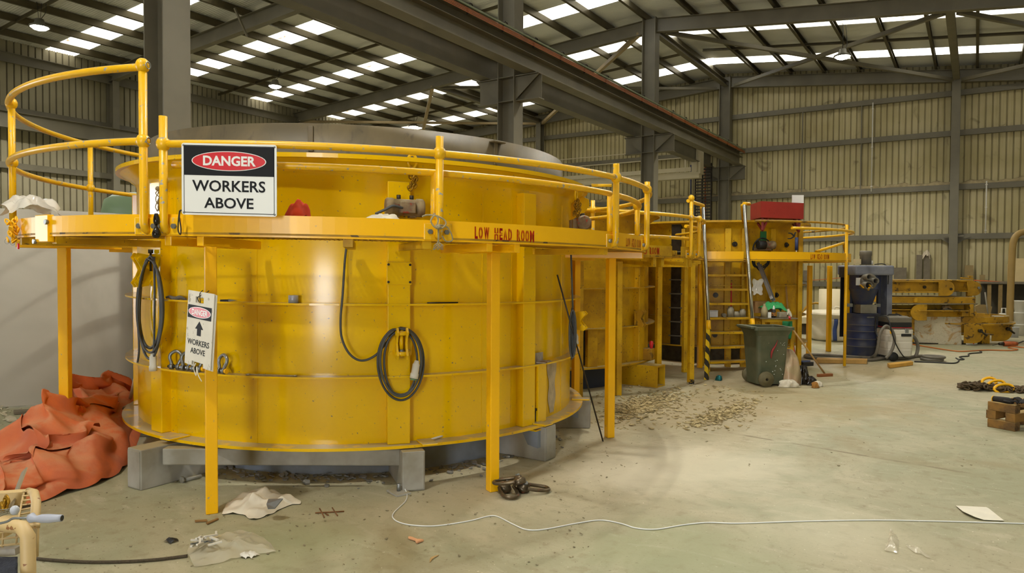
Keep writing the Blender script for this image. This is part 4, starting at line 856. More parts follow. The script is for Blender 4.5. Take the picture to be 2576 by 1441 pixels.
# ladder
tl = thing('ladder', 'yellow stair ladder with bare steel handrails up to the third mould', 'ladder', G(1830, 940)); LB, RB = G(1781, 935), G(1889, 930); LT, RT_ = PD(1768, 655, 11.9), PD(1876, 655, 11.8)
for a, b in ((LB, LT), (RB, RT_)):
    d = (b - a); e = a + d * 1.02; m = MB(); m.beam(a, e, .035, .13, up=FW); m.build('stringer', YELW, tl)
for i in range(8):
    f = (i + .65) / 7.7; a, b = LB + (LT - LB) * f, RB + (RT_ - RB) * f; m = MB(); m.beam(a, b, .17 if i < 7 else .3, .035); m.build('tread', YELW, tl)
for b0, e0, b1, hk in ((PD(1783, 826, 10.75), PD(1769, 522, 11.5), G(1777, 955), PD(1768, 560, 11.9)), (PD(1894, 822, 10.75), PD(1872, 516, 11.5), G(1899, 945), PD(1871, 560, 11.9))):
    k = 'striped'; MB().tube([b0, e0], .026, 12).build('handrail', CHROME, tl)
    if 'hazard_striped_enamel' not in bpy.data.materials:
        k = N('hazard_striped_enamel'); w = k.n('TexWave', wave_type='BANDS', bands_direction='DIAGONAL', Vector=k.co, Scale=3.0).outputs['Fac']; k.col(k.mix(k.ramp(w, .46, .54), lin((40, 38, 32)), lin((226, 190, 10)))).pr(Roughness=.5)
    m = MB().beam(b1, b0, .055, .055); m.build('striped_post', bpy.data.materials['hazard_striped_enamel'], tl)
    MB().cyl(b0 + (e0 - b0) * -.01, b0 + (e0 - b0) * .06, .034, seg=12).build('socket', YEL2, tl); m = MB().tube([e0, e0 + FW * .1 + Vector((0, 0, .01)), hk], .028, 10); m.build('top_bend', YELR, tl)
# oddments on the ladder tread used as a shelf
f = 3.65 / 7.7; la, lb_ = LB + (LT - LB) * f, RB + (RT_ - RB) * f
def at(u, h=.02, k=0): return la + (lb_ - la) * u + Vector((0, 0, h)) + FW * k
GREYPL = mat('grey_white_plastic', (196, 196, 198), .5, 0, .05, 5); GLASSY = mat('dusty_jar', (158, 150, 128), .35, 0, .15, 12)
m = MB(); o = at(.14, .02); m.box(o + Vector((0, 0, .05)), (.17, .14, .10), YAW); m.box(o + Vector((0, 0, .105)), (.18, .15, .012), YAW); m.build('plastic_tub', GREYPL, label='grey white plastic tub on the ladder tread', cat='tub', bevel=.01)
m = MB(); o = at(.40, .02); m.cyl(o + Vector((0, 0, .03)), o + Vector((0, 0, .03)) - FW * .10, .032, seg=14); m.cyl(o + Vector((0, 0, .03)) - FW * .10, o + Vector((0, 0, .03)) - FW * .102, .022, seg=14); m.build('pipe_offcut', mat('dull_pipe', (120, 112, 96), .5), label='short pipe end pointing out on the ladder tread', cat='pipe')
for u, h, r, lb in ((.58, .17, .055, 'tallest dusty jar on the ladder tread'), (.72, .09, .05, 'squat dusty jar in the middle of the ladder tread'), (.86, .13, .055, 'dusty jar at the right end of the ladder tread')):
    MB().lathe(at(u), [(0, 0), (r, 0), (r, h * .75), (r * .7, h * .85), (r * .7, h), (0, h)], 16).build('jar', GLASSY, label=lb, cat='jar', group='jars on the ladder tread')
# motor and leads on the third mould
o = PC(1926, 616, c3, R3 + .16); m = MB(); a = math.atan2(o.y - c3[1], o.x - c3[0]); M = Matrix.Rotation(a, 3, 'Z'); ax = M @ Vector((0, 1, 0)); tm = thing('vibrator_motor', 'black and tan vibrator motor on the third mould behind the ladder', 'motor', o, 'vibrator motors')
MB().tube([o + ax * s for s in (-.15, -.14, -.02, -.01)], [.06, .075, .075, .05], 18).build('motor_body', BLACK, tm); MB().tube([o + ax * s for s in (-.01, .0, .09, .10, .16, .17)], [.05, .06, .06, .07, .07, .05], 18).build('end_housing', MOT, tm); MB().box(o + M @ Vector((-.08, 0, -.06)), (.16, .24, .06), a).build('foot', MOT, tm)
t = thing('power_lead', 'black leads looped under the toe board of the third walkway', 'cable', PC(1915, 690, c3, R3 + .1)); m = MB(); rr = random.Random(6); z_ = lambda x, y: PC(x, y, c3, R3 + .12)
for i in range(5):
    w = rr.uniform(14, 27); m.tube(smooth_path([z_(1915 - w, 640), z_(1915 - w * .8, 640 + rr.uniform(20, 30)), z_(1915 + rr.uniform(-5, 5), 665 + rr.uniform(0, 22)), z_(1915 + w * .8, 640 + rr.uniform(16, 28)), z_(1915 + w, 640)], 5), .009, 6)
m.tube([z_(1918 + 24 * math.cos(q), 630 + 31 * math.sin(q)) for q in [PI + PI * i / 14 for i in range(15)]], .012, 6); m.build('lead', BLACK, t)
t = thing('caulking_gun', 'blue sealant cartridge hanging nose down beside the corner post', 'tool', PD(2004, 625, 11.85)); o = PD(2004, 597, 11.85); MB().cyl(o, o + Vector((0, 0, -.21)), .026, seg=14).build('cartridge', mat('blue_cartridge', (52, 70, 120), .4), t); MB().cyl(o + Vector((0, 0, -.21)), o + Vector((0, 0, -.31)), .012, .003, seg=8).build('nozzle', SW, t)
m = MB(); o = PD(1998, 594, 11.9)
for dx, dz in ((-.10, .05), (-.11, -.04), (.03, .06)): m.tube(smooth_path([o, o + RT * dx * .5 + Vector((0, 0, dz * .9)), o + RT * dx + Vector((0, 0, dz))], 4), [.014 - .0008 * i for i in range(9)], 6)
m.build('spring_clamp', BLACK, label='black spring clamp gripping the rail left of the blue cartridge', cat='clamp')
# leaning aluminium channel, white cloth, box
m = MB(); m.sect(PD(1906, 665, 12.0), PD(1941, 756, 11.6), csec(.05, .10, .006), up=(0, 1, 0)); m.build('aluminium_channel', mat('bare_aluminium', (186, 190, 194), .35, .7), label='bright aluminium channel leaning against the third mould', cat='channel')
TW = 11.55
m = MB(); crumple(m, PD(1907, 733, 11.7), .17, .24, .10, 21, M=Matrix(((RT.x, 0, FW.x), (RT.y, 0, FW.y), (RT.z, 1, 0)))); 
m.v = [v + Vector((0, 0, .07)) for v in m.v]; m.build('white_cloth', mat('white_cloth', (236, 232, 222), .9, 0, .04, 6), label='white cloth draped over the box in front of the third mould', cat='cloth', fix=False)
m = MB(); o = PD(1916, 772, 11.75); m.box(o, (.28, .20, .19), YAW); m.build('cardboard_box', mat('brown_cardboard', (150, 112, 66), .85, 0, .08, 6), label='cardboard box standing behind the work table', cat='box', bevel=.004)
# work table
b = G(1950, 905); tz = PD(1948, 799, TW).z; tt = thing('work_table', 'small yellow work table behind the green wheelie bin', 'table', (b.x, b.y, 0)); tc = PD(1948, 799, TW); u = RT.copy(); u.z = 0; v = Vector((-u.y, u.x, 0))
M2 = Matrix.Rotation(YAW, 3, 'Z'); MB().box((tc.x, tc.y, tz), (.60, .40, .02), YAW).build('table_top', mat('stained_steel_top', (128, 116, 92), .6, 0, .2, 10), tt, bevel=.003)
MB().box((tc.x, tc.y, tz - .035), (.52, .34, .05), YAW).build('apron', YELW, tt)
for sx in (-.23, .23):
    for sy in (-.14, .14): o = Vector((tc.x, tc.y, 0)) + u * sx + v * sy; MB().box((o.x, o.y, (tz - .05) / 2), (.05, .05, tz - .05), YAW).build('leg', YELW, tt)
MB().box((tc.x, tc.y, tz * .45), (.46, .30, .03), YAW).build('lower_shelf', YELW, tt)
def ont(px, dy=0.0, h=0): q = Vector((tc.x, tc.y, tz + .01)) + u * ((px - 1948) * TW / 1800) + v * dy; q.z += h; return q
MB().lathe(ont(1917, -.1), [(0, 0), (.055, 0), (.058, .11), (.03, .17), (.018, .19), (.018, .22), (0, .22)], 18).build('spray_bottle', mat('dusty_bottle_plastic', (170, 156, 118), .5, 0, .1, 8), label='dusty spray bottle at the left of the work table', cat='bottle')
t = thing('glue_bottle', 'black bottle with white nozzle on the work table', 'bottle', ont(1937, -.16)); MB().lathe(ont(1937, -.16), [(0, 0), (.034, 0), (.034, .12), (.02, .135), (0, .135)], 16).build('bottle', BLACK, t); MB().lathe(ont(1937, -.16, .135), [(.016, 0), (.016, .02), (.006, .06), (0, .06)], 10).build('nozzle', SW, t); m = MB(); m.lathe(ont(1937, -.16), [(.0346, .03), (.0346, .09)], 16); m.build('bottle_label', mat('orange_black_label', (196, 130, 40), .5, 0, .3, 40, dark=(30, 30, 34)), t)
MB().box(ont(1926, -.17, .045), (.045, .03, .09), YAW).build('white_carton', SW, label='small white carton beside the black bottle on the work table', cat='carton')
MB().box(ont(1961, -.1, .045), (.13, .10, .09), YAW + .1).build('grey_tub', GLASSY, label='grey tub at the right of the work table', cat='tub', bevel=.012)
GRC = mat('green_cloth', (62, 168, 100), .9, 0, .1, 10); m = MB(); crumple(m, ont(1948, .05, .06), .40, .26, .12, 9, 24, 16, M2, .09); m.build('green_cloth', GRC, label='bright green cloth bundled over the things on the work table', cat='cloth')
m = MB(); o = ont(1968, -.19, -.05); m.grid(8, 10, lambda a, b_: o + u * ((a - .5) * .16 * (1 - .35 * b_)) + Vector((0, 0, -b_ * .28)) + v * (-.03 + .025 * math.sin(a * 9 + b_ * 3))); m.build('green_rag', mat('dark_green_cloth', (30, 118, 70), .9, 0, .1, 10), label='dark green rag hanging from the front edge of the work table', cat='cloth', solid=.004, fix=False)
for i, (px, hh) in enumerate(((1978, .10), (1985, .08))): m = MB(); crumple(m, ont(px, -.05 + .1 * i, 0), .10, .10, .10, 30 + i, 10, 8, M2, .05); m.build('paper_wad', PAPER, label=('crumpled paper at the right end of the work table', 'second paper wad at the far right corner of the work table')[i], cat='paper')
# brooms and poles
t = thing('shovel', 'red handled tool leaning beside the work table', 'tool', G(2001, 900)); MB().cyl(G(2000, 905) + Vector((0, 0, .05)), PD(1986, 797, 11.3), .016, seg=10).build('handle', SR, t); MB().cyl(G(2000, 908), G(2000, 905) + Vector((0, 0, .12)), .024, seg=10).build('socket', BLACK, t)
t = thing('floor_squeegee', 'wooden handled scraper leaning with its brown head on the floor', 'broom', G(2075, 948)); WOOD = mat('worn_wood', (176, 140, 84), .7, 0, .1, 8); MB().cyl(G(2075, 945) + Vector((0, 0, .03)), PD(1990, 822, 11.3), .014, seg=10).build('handle', WOOD, t); h0, h1 = G(2057, 948), G(2093, 946); m = MB().beam(h0 + Vector((0, 0, .022)), h1 + Vector((0, 0, .022)), .05, .044); m.build('head', mat('brown_broom_head', (142, 84, 40), .7), t, bevel=.006)
t = thing('broom', 'pale pole leaning on the third mould behind the work table', 'broom', G(1990, 915)); MB().cyl(G(1992, 915), PC(1977, 715, c3, R3 + .03), .014, seg=10).build('handle', WOOD, t)
t = thing('push_broom', 'black bristled broom head with blue top on the floor behind the corner post', 'broom', G(2028, 920)); h0, h1 = G(2016, 921), G(2042, 919); MB().beam(h0 + Vector((0, 0, .04)), h1 + Vector((0, 0, .03)), .09, .07).build('bristles', BLACK, t, bevel=.01); MB().beam(h0 + Vector((0, 0, .082)), h1 + Vector((-.05, 0, .078)), .06, .02).build('top', mat('blue_broom_top', (90, 110, 160), .5), t)
# wheelie bin
tb_ = thing('wheelie_bin', 'battered dark green wheelie bin without a lid in front of the ladder', 'bin', G(1935, 968)); bz = math.radians(8) + YAW; BO = G(1938, 972) + FW * .22; BO.z = 0; MBn = Matrix.Rotation(bz, 3, 'Z')
GRN = mat('scuffed_green_plastic', (72, 80, 58), .55, 0, .14, 5, dark=(92, 92, 70), chip=(136, 132, 106), chip_t=.70, chip_s=22); GRW = mat('dusty_wheel', (104, 96, 66), .7, 0, .1, 8)
def rr4(w, d, z, r=.05): return [BO + MBn @ Vector((x, y, z)) for x, y in rrect(w, d, r, n=4)]
secs = [(.40, .36, .03), (.46, .44, .55), (.48, .47, .72), (.55, .53, .80), (.57, .55, .83)]; vs = []; 
for w, d, z in secs: vs += rr4(w, d, z)
n = len(vs) // len(secs); fs = [(i * n + j, i * n + (j + 1) % n, (i + 1) * n + (j + 1) % n, (i + 1) * n + j) for i in range(len(secs) - 1) for j in range(n)] + [tuple(range(n))]
MB().add(vs, fs).build('body', GRN, tb_, solid=.008)
a_, b_ = rr4(.60, .58, .84), rr4(.49, .47, .84); a2, b2 = rr4(.60, .58, .80), rr4(.49, .47, .80); m = MB(); n = len(a_); m.add(a_ + b_ + b2 + a2, [(k * n + i, k * n + (i + 1) % n, ((k + 1) % 4) * n + (i + 1) % n, ((k + 1) % 4) * n + i) for k in range(4) for i in range(n)]); m.build('rim', GRN, tb_)
m = MB(); m.box(BO + MBn @ Vector((-.30, -.02, .835)), (.10, .46, .035), bz); m.build('handle_bar', GRN, tb_, bevel=.01)
for sy, nm in ((-.26, 'wheel'), (.24, 'wheel')):
    o = BO + MBn @ Vector((-.12, sy, .11)); ax = MBn @ Vector((0, 1, 0)); MX = Vector((0, 0, 1)).rotation_difference(ax).to_matrix(); m = MB().lathe(o, [(.02, -.03), (.07, -.03), (.075, -.02), (.105, -.028), (.112, 0), (.105, .028), (.075, .02), (.07, .03), (.02, .03)], 28, MX); m.build('wheel', GRW, tb_)
m = MB().cyl(BO + MBn @ Vector((-.12, -.28, .11)), BO + MBn @ Vector((-.12, .26, .11)), .012, seg=8); m.build('axle', DARKST, tb_)
m = MB(); rr = random.Random(4)
for i in range(22): m.ball(BO + MBn @ Vector((rr.uniform(-.12, .19), -.205 - .035 * ((zz_ := rr.uniform(.12, .70))), zz_)), .006, 6)
m.build('paint_spots', SW, tb_)
m = MB(); pts = [BO + MBn @ Vector((x, -.212 - .04 * z, z)) for x, z in ((-.03, .40), (-.02, .5), (.03, .58), (.06, .66))]; m.tube(smooth_path(pts, 4), [.006, .009, .012, .014, .016, .016, .015, .012, .010, .008, .006, .004, .003], 6); m.build('red_smear', mat('pinkish_red_smear', (150, 44, 44), .6), tb_)
# rubbish beside the bin
def blob(px0, px1, y0, y1, d, seed, m, name, lab, cat, depth=.35, sh=.12):
    b0, b1 = G(px0, y1), G(px1, y1); H_ = (y1 - y0) / 1800 * (b0 - EYE).dot(FW); w = (b1 - b0).length; o = (b0 + b1) / 2 + FW * depth / 2; o.z = 0; r = random.Random(seed); ph = [r.uniform(0, 6) for _ in range(6)]; mb = MB()
    def f(u_, v_):
        a = u_ * 2 * PI; t_ = v_ * PI / 2; k = 1 + sh * math.sin(3 * a + ph[0] + 4 * v_) + sh * .8 * math.sin(7 * a + ph[1] - 5 * v_) + sh * .6 * math.sin(11 * a + ph[2] + 9 * v_)
        rr_ = math.cos(t_) ** .6 * k; return o + RT * (w / 2 * rr_ * math.cos(a)) + FW * (depth / 2 * rr_ * math.sin(a)) + Vector((0, 0, max(.003, H_ * math.sin(t_) * (1 + .06 * math.sin(9 * a + ph[3])) - (o + RT * (w / 2 * rr_ * math.cos(a))).z)))
    mb.grid(36, 14, f, closed_u=True); return mb.build(name, m, label=lab, cat=cat)
k = N('grimy_clear_bag'); k.col(k.mix(k.ramp(k.noise(7, 4), .4, .65), lin((168, 150, 116)), lin((178, 150, 120)))).pr(Roughness=.25); k.bump(k.noise(22, 5), .6); BAGM = k.m
blob(1966, 2024, 886, 972, 10.3, 3, BAGM, 'rubbish_bag', 'grimy clear rubbish bag slumped against the right side of the wheelie bin', 'bag', .42, .08)
blob(2010, 2040, 922, 968, 10.3, 5, BAGB, 'black_film', 'crumpled black plastic on the floor right of the rubbish bag', 'plastic', .16, .16)
blob(2032, 2056, 948, 970, 10.3, 7, BAGB, 'black_film', 'small black scrap at the outer edge of the rubbish pile', 'plastic', .12, .14)
blob(1966, 2012, 957, 975, 10.1, 9, PAPER, 'paper_wad', 'crumpled paper in front of the rubbish bag', 'paper', .14, .16)
blob(2052, 2072, 960, 973, 10.2, 11, PAPER, 'paper_wad', 'pale crumpled paper at the right tip of the rubbish pile', 'paper', .12, .16)
blob(2046, 2062, 962, 977, 10.1, 12, mat('brown_orange_rag', (160, 112, 48), .9), 'rag', 'small brown rag at the front of the rubbish pile', 'rag', .1, .16)
k = mat('teal_foil', (60, 150, 160), .25, .8, .2, 30); blob(1803, 1818, 945, 958, 10.5, 15, k, 'crushed_can', 'crushed teal can on the floor in front of the ladder', 'can', .09, .16)
b = G(1741, 967); m = MB(); 
for i in range(8): m.tube(smooth_path([b + Vector((random.uniform(-.04, .04), random.uniform(-.03, .03), .01 + .02 * j)) for j in range(4)], 4), .004, 5)
m.build('wire_tangle', BLACK, label='small black wire tangle at the foot of a walkway leg left of the ladder', cat='wire')
# ================================================================ right side of the hall
M0 = Matrix.Rotation(YAW, 3, 'Z')
def mm(px0, px1, Z): return abs(px1 - px0) * Z / 1800.0
def zat(px, py, Z): return PD(px, py, Z).z
def gd(px, Z, h=0): p = PD(px, 800, Z); return Vector((p.x, p.y, h))
BLU = mat('dusty_blue_paint', (38, 52, 96), .5, 0, .15, 3, dark=(78, 78, 84), dust=(140, 134, 118)); BLUD = mat('dust_veiled_blue_panel', (134, 136, 142), .6, 0, .12, 2, dark=(96, 100, 118))
DG = mat('dull_grey_plastic', (112, 106, 92), .55, 0, .1, 6); HOSE = mat('grey_hose', (112, 106, 94), .6, 0, .1, 10)
# dust collector
Z_ = 13.4; o = gd(2170, Z_ + .3); td = thing('dust_collector', 'blue dust collector with drum and cone beside the grey and white vacuum', 'dust collector', o)
def zz2(y): return zat(2170, y, Z_)
r = mm(2131, 2210, Z_) / 2
MB().lathe(o, [(0, .02), (r * .98, .02), (r, .05), (r, zz2(874)), (r + .006, zz2(873)), (r, zz2(872)), (r, zz2(855)), (r + .006, zz2(854)), (r, zz2(853)), (r, zz2(836)), (r + .012, zz2(834)), (r, zz2(832)), (r, zz2(819)), (r + .006, zz2(818)), (r, zz2(817)), (r, zz2(791)), (r + .012, zz2(790)), (0, zz2(790))], 40).build('drum', BLU, td)
for y_ in (873, 854, 834, 818): MB().ring((o.x, o.y), r, r + (.014 if y_ == 834 else .008), zz2(y_) - .006, zz2(y_) + .006, seg=48).build('drum_rib', mat('dusty_blue_rib', (112, 110, 106), .7) if y_ == 873 else bpy.data.materials['dusty_blue_rib'], td)
MB().box(o - FW * r + Vector((0, 0, zz2(799))), (.13, .02, .022), YAW).build('drum_handle', GALV, td)
MB().box(o + Vector((0, 0, (zz2(789) + zz2(767)) / 2)) - FW * .08, (mm(2151, 2192, Z_), .3, zz2(767) - zz2(789)), YAW).build('galvanised_throat', mat('dull_galvanised_sheet', (150, 146, 132), .5, .3, .1, 8), td, bevel=.006)
MB().lathe(o, [(.16, zz2(768)), (.26, zz2(728)), (.27, zz2(727)), (.26, zz2(726)), (.26, zz2(690))], 32).build('cone', BLU, td)
MB().box(o + FW * .06 + RT * .06 + Vector((0, 0, (zz2(667) + zz2(692)) / 2)), (mm(2131, 2230, Z_), .75, zz2(667) - zz2(692)), YAW).build('header_box', BLUD, td, bevel=.03)
for px, w_, m_ in ((2223, .10, BLUD), (2137, .05, BLU), (2209, .05, BLU)): b = gd(px, Z_ + .42); MB().box((b.x, b.y, zz2(692) / 2), (w_, .40 if w_ > .08 else .08, zz2(692)), YAW).build('frame_post', m_, td)
MB().box(o + FW * .40 + Vector((0, 0, 1.0)), (.50, .02, 1.3), YAW).build('back_panel', mat('dark_interior_panel', (24, 24, 28), .6), td)
for px in (2137, 2207): MB().box(gd(px, Z_ + .1, zz2(768)), (.09, .05, .06), YAW).build('latch', GALV, td)
mt = gd(2175, Z_ + .2); MB().lathe(mt, [(0, zz2(666)), (.10, zz2(666)), (.10, zz2(643)), (.11, zz2(642)), (.11, zz2(632)), (.095, zz2(630)), (0, zz2(630))], 24).build('motor', DG, td)
mo = PD(2184, 708, Z_ - .02); f_ = -FW
MB().tube([mo + FW * .1, mo + f_ * .05, mo + f_ * .06], [.155, .150, .10], 24).build('inlet_manifold', DG, td)
for px, py, rr_p in ((2176, 697, .052), (2193, 707, .058), (2175, 718, .072)):
    q = PD(px, py, Z_ - .08); m = MB().lathe(q, [(rr_p * .8, -.02), (rr_p * .8, .16), (rr_p, .16), (rr_p, -.02)], 20, Vector((0, 0, 1)).rotation_difference(f_).to_matrix()); ip = m.build('inlet_pipe', DG, td); MB().lathe(q, [(0, .05), (rr_p * .8, .05)], 16, Vector((0, 0, 1)).rotation_difference(f_).to_matrix()).build('pipe_mouth', BLACK, ip)
m = MB()
for a, b in (((2164, 716), (2172, 724)), ((2186, 716), (2194, 724)), ((2187, 722), (2184, 730))): m.beam(PD(*a, Z_ - .2), PD(*b, Z_ - .2), .05, .01)
m.build('yellow_tape', YEL2, td); q = PD(2159, 708, Z_ - .01); MB().box(q, (.085, .012, .14), YAW).build('white_placard', SW, td)
MB().box(gd(2123, Z_ + .5, zz2(685)), (.10, .25, .20), YAW).build('switch_box', mat('dark_brown_box', (46, 34, 30), .6), td)
MB().box(gd(2154, Z_ + .2, zz2(658)), (.10, .10, .10), YAW).build('carton', mat('cream_carton', (212, 196, 152), .8), label='small cream carton on top of the dust collector', cat='carton')
MB().lathe(gd(2190, Z_ + .2, zz2(665)), [(0, 0), (.028, 0), (.028, .075), (0, .075)], 14).build('tin', WHITEP, label='small white tin beside the motor on top of the dust collector', cat='tin')
m = MB().tube(smooth_path([PD(2200, 665, Z_ + .1), PD(2222, 664, Z_ + .1), PD(2233, 674, Z_ + .1), PD(2235, 700, Z_ + .1), PD(2234, 715, Z_ + .1)]), .010, 6); m.build('lead', BLACK, td)
# vacuum
Zv = 13.0; o = gd(2251, Zv + .25); tv = thing('wet_dry_vacuum', 'white and grey industrial vacuum with looped hose right of the blue drum', 'vacuum cleaner', o); zv = lambda y: zat(2250, y, Zv); W_ = mm(2217, 2288, Zv)
sec = [(.86, 898), (.94, 896), (.97, 882), (.95, 880), (.95, 878), (.97, 876), (.98, 863), (.96, 861), (.96, 859), (.98, 857), (1.0, 846), (.98, 844), (.98, 842), (1.0, 840), (1.0, 831), (.92, 829)]
vs = []; 
for k_, y in sec: vs += [o + M0 @ Vector((x * k_, yy * k_, max(zv(y), .03))) for x, yy in rrect(W_, .46, .10, n=4)]
n = len(vs) // len(sec); WHV = mat('vacuum_white_plastic', (210, 205, 192), .5, 0, .04, 4, dust=DUST)
MB().add(vs, [(i * n + j, i * n + (j + 1) % n, (i + 1) * n + (j + 1) % n, (i + 1) * n + j) for i in range(len(sec) - 1) for j in range(n)] + [tuple(range(n))[::-1], tuple(range(n * (len(sec) - 1), n * len(sec)))]).build('tank', WHV, tv, bevel=.004)
hd = [(.44, .40, 829, 826, DG), (.43, .39, 826, 824, SR), (.42, .40, 824, 812, BLACK), (.42, .40, 812, 800, DG)]
for w_, d_, y0, y1, m_ in hd: MB().box(o + Vector((0, 0, (zv(y0) + zv(y1)) / 2)), (w_, d_, zv(y1) - zv(y0)), YAW).build('head_ring', m_, tv, bevel=.01)
vs = [o + M0 @ Vector((x, y, z)) for w_, d_, z in ((.42, .40, zv(800)), (.34, .30, zv(796))) for x, y in rrect(w_, d_, .06, n=3)]; n = len(vs) // 2
MB().add(vs, [(i, (i + 1) % n, n + (i + 1) % n, n + i) for i in range(n)] + [tuple(range(n, 2 * n))]).build('head_lid', DG, tv)
m = MB().tube([o + M0 @ Vector((x, -.02, z)) for x, z in ((-.15, zv(797)), (-.12, zv(793)), (.06, zv(793)), (.12, zv(797)))], .014, 8); m.build('carry_handle', BLACK, tv)
MB().box(o - FW * .22 + RT * .10 + Vector((0, 0, zv(833))), (.07, .03, .08), YAW).build('clip', GALV, tv, bevel=.006); MB().box(o - FW * .235 + RT * .09 + Vector((0, 0, zv(844))), (.18, .02, .05), YAW).build('black_latch', BLACK, tv, bevel=.006)
MB().box(o - FW * .235 - RT * .18 + Vector((0, 0, zv(836))), (.055, .01, .06), YAW).build('yellow_sticker', YEL2, tv)
q = gd(2249, Zv - .03, .085); MB().lathe(q, [(.0, .03), (.055, .03), (.06, .02), (.078, .03), (.085, 0), (.078, -.03), (0, -.03)], 22, Vector((0, 0, 1)).rotation_difference(-FW).to_matrix()).build('wheel', BLACK, tv)
hz_ = lambda x, y, d=0: PD(x, y, Zv - .12 + d)
m = MB().tube(smooth_path([hz_(2167, 900, .25), hz_(2190, 899, .2), hz_(2203, 890, .05), hz_(2210, 862), hz_(2214, 838), hz_(2228, 820), hz_(2243, 830), hz_(2250, 850), hz_(2247, 872), hz_(2238, 890), hz_(2228, 901)], 8), .026, 10); m.build('hose', HOSE, tv)
def floor_tube(pts, r, m, name, lab, cat, par=None, n=8, seg=8):
    P_ = [G(x, y) + Vector((0, 0, r + .001 + (d[0] if d else 0))) for x, y, *d in pts]; return MB().tube(smooth_path(P_, n), r, seg).build(name, m, par, label=lab, cat=cat)
floor_tube([(2235, 903), (2190, 909), (2120, 906), (2060, 905), (2030, 902), (2026, 898), (2040, 896), (2080, 897), (2140, 901), (2210, 904), (2270, 905), (2310, 899), (2345, 900)], .028, HOSE, 'vacuum_hose', 'long grey vacuum hose lying on the floor in front of the blue drum', 'hose', seg=10)
t = thing('coiled_hose', 'grey hose coil lying flat on the floor right of the vacuum', 'hose', G(2340, 910)); m = MB(); c_ = G(2344, 907)
for i in range(2): m.tube([c_ + Vector((.17 * math.cos(a) + .03 * i, .15 * math.sin(a), .030 + .045 * i)) for a in [2 * PI * j / 28 for j in range(28)]], .025, 10, closed=True)
m.build('coil', HOSE, t)
m = MB().tube(smooth_path([PD(2291, 843, 13.3), PD(2303, 852, 13.3), PD(2309, 872, 13.3), PD(2306, 890, 13.2), PD(2302, 897, 13.2)]), .03, 10); m.build('hose_end', HOSE, tv)
m = MB().tube(smooth_path([PD(2204, 796, 13.1), PD(2202, 830, 13.1), PD(2209, 848, 12.9)]), .013, 7).tube(smooth_path([PD(2204, 795, 13.1), PD(2230, 796, 13.0), PD(2239, 815, 12.85), PD(2244, 838, 12.85), PD(2256, 870, 12.85), PD(2272, 895, 12.9), PD(2284, 902, 12.9)]), .010, 6); m.build('power_lead', BLACK, tv)
# big bag and white roll behind it
BAGW = mat('woven_white_bag', (224, 214, 188), .85, 0, .07, 4, bump=.25, bs=30); Zb = 16.4; o = gd(2097, Zb + .45)
tg = thing('bulk_bag', 'white woven bulk bag behind the third walkway legs', 'bag', o); vs = []; prof = [(.0, .40), (.06, .50), (.20, .52), (.40, .54), (.55, .53), (.66, .50), (.72, .56), (.80, .66), (.86, .62), (.90, .42), (.87, .20), (.86, .01)]
def fb(u, v):
    i = min(int(v * (len(prof) - 1)), len(prof) - 2); f = v * (len(prof) - 1) - i; z = prof[i][0] * (1 - f) + prof[i + 1][0] * f; r_ = prof[i][1] * (1 - f) + prof[i + 1][1] * f
    a = u * 2 * PI; k = .78 + .22 / max(abs(math.cos(a)), abs(math.sin(a))); r_ *= k * (1 + .02 * math.sin(23 * v + 4 * math.sin(a * 2)) + .03 * math.sin(6 * a + 3 * v)); return o + M0 @ Vector((r_ * math.cos(a), r_ * math.sin(a), z * .78 + .0))
MB().grid(56, 40, fb, closed_u=True).build('bag_body', BAGW, tg)
m = MB(); m.grid(4, 12, lambda u, v: o + M0 @ Vector((-.26 + u * .09 - .012 * math.sin(v * 5), -.575 - .010 * math.sin(v * 9), .04 + v * .50))); m.build('blue_stripe', mat('blue_stripe_print', (52, 72, 128), .8), tg, fix=False, solid=.008)
m = MB().tube(smooth_path([PD(2099, 778, Zb), PD(2102, 772, Zb), PD(2112, 774, Zb), PD(2119, 782, Zb)]), .02, 6); m.build('lifting_loop', BAGW, tg)
MB().lathe(gd(2094, 18.2), [(.32, 0), (.33, .02), (.325, zat(2094, 728, 17.9)), (.30, zat(2094, 728, 17.9)), (.30, .5)], 32).build('white_roll', mat('cream_sheet_roll', (226, 212, 176), .7, 0, .04, 3), label='tall cream white roll standing behind the bulk bag', cat='roll')
a_, b_ = gd(1996, 19), gd(2066, 18.4); MB().box((a_ + b_) / 2 + Vector((0, 0, .36)), ((b_ - a_).length, .8, .17), YAW).build('pale_slab', mat('pale_slab', (214, 204, 172), .7, 0, .05, 3), label='pale slab on dark bearers behind the third walkway', cat='slab', bevel=.01)
MB().box((a_ + b_) / 2 + Vector((0, 0, .135)), ((b_ - a_).length, .7, .27), YAW).build('bearer', mat('dark_timber', (58, 50, 36), .8), label='dark bearer under the pale slab', cat='timber')
c_ = gd(2052, 19.3, .40); MB().tube([c_ + M0 @ Vector((.36 * math.cos(a), 0, .36 * math.sin(a))) for a in [2 * PI * i / 30 for i in range(30)]], .03, 8, closed=True).build('yellow_hoop', YELO, label='yellow hoop standing behind the pale slab', cat='hoop')
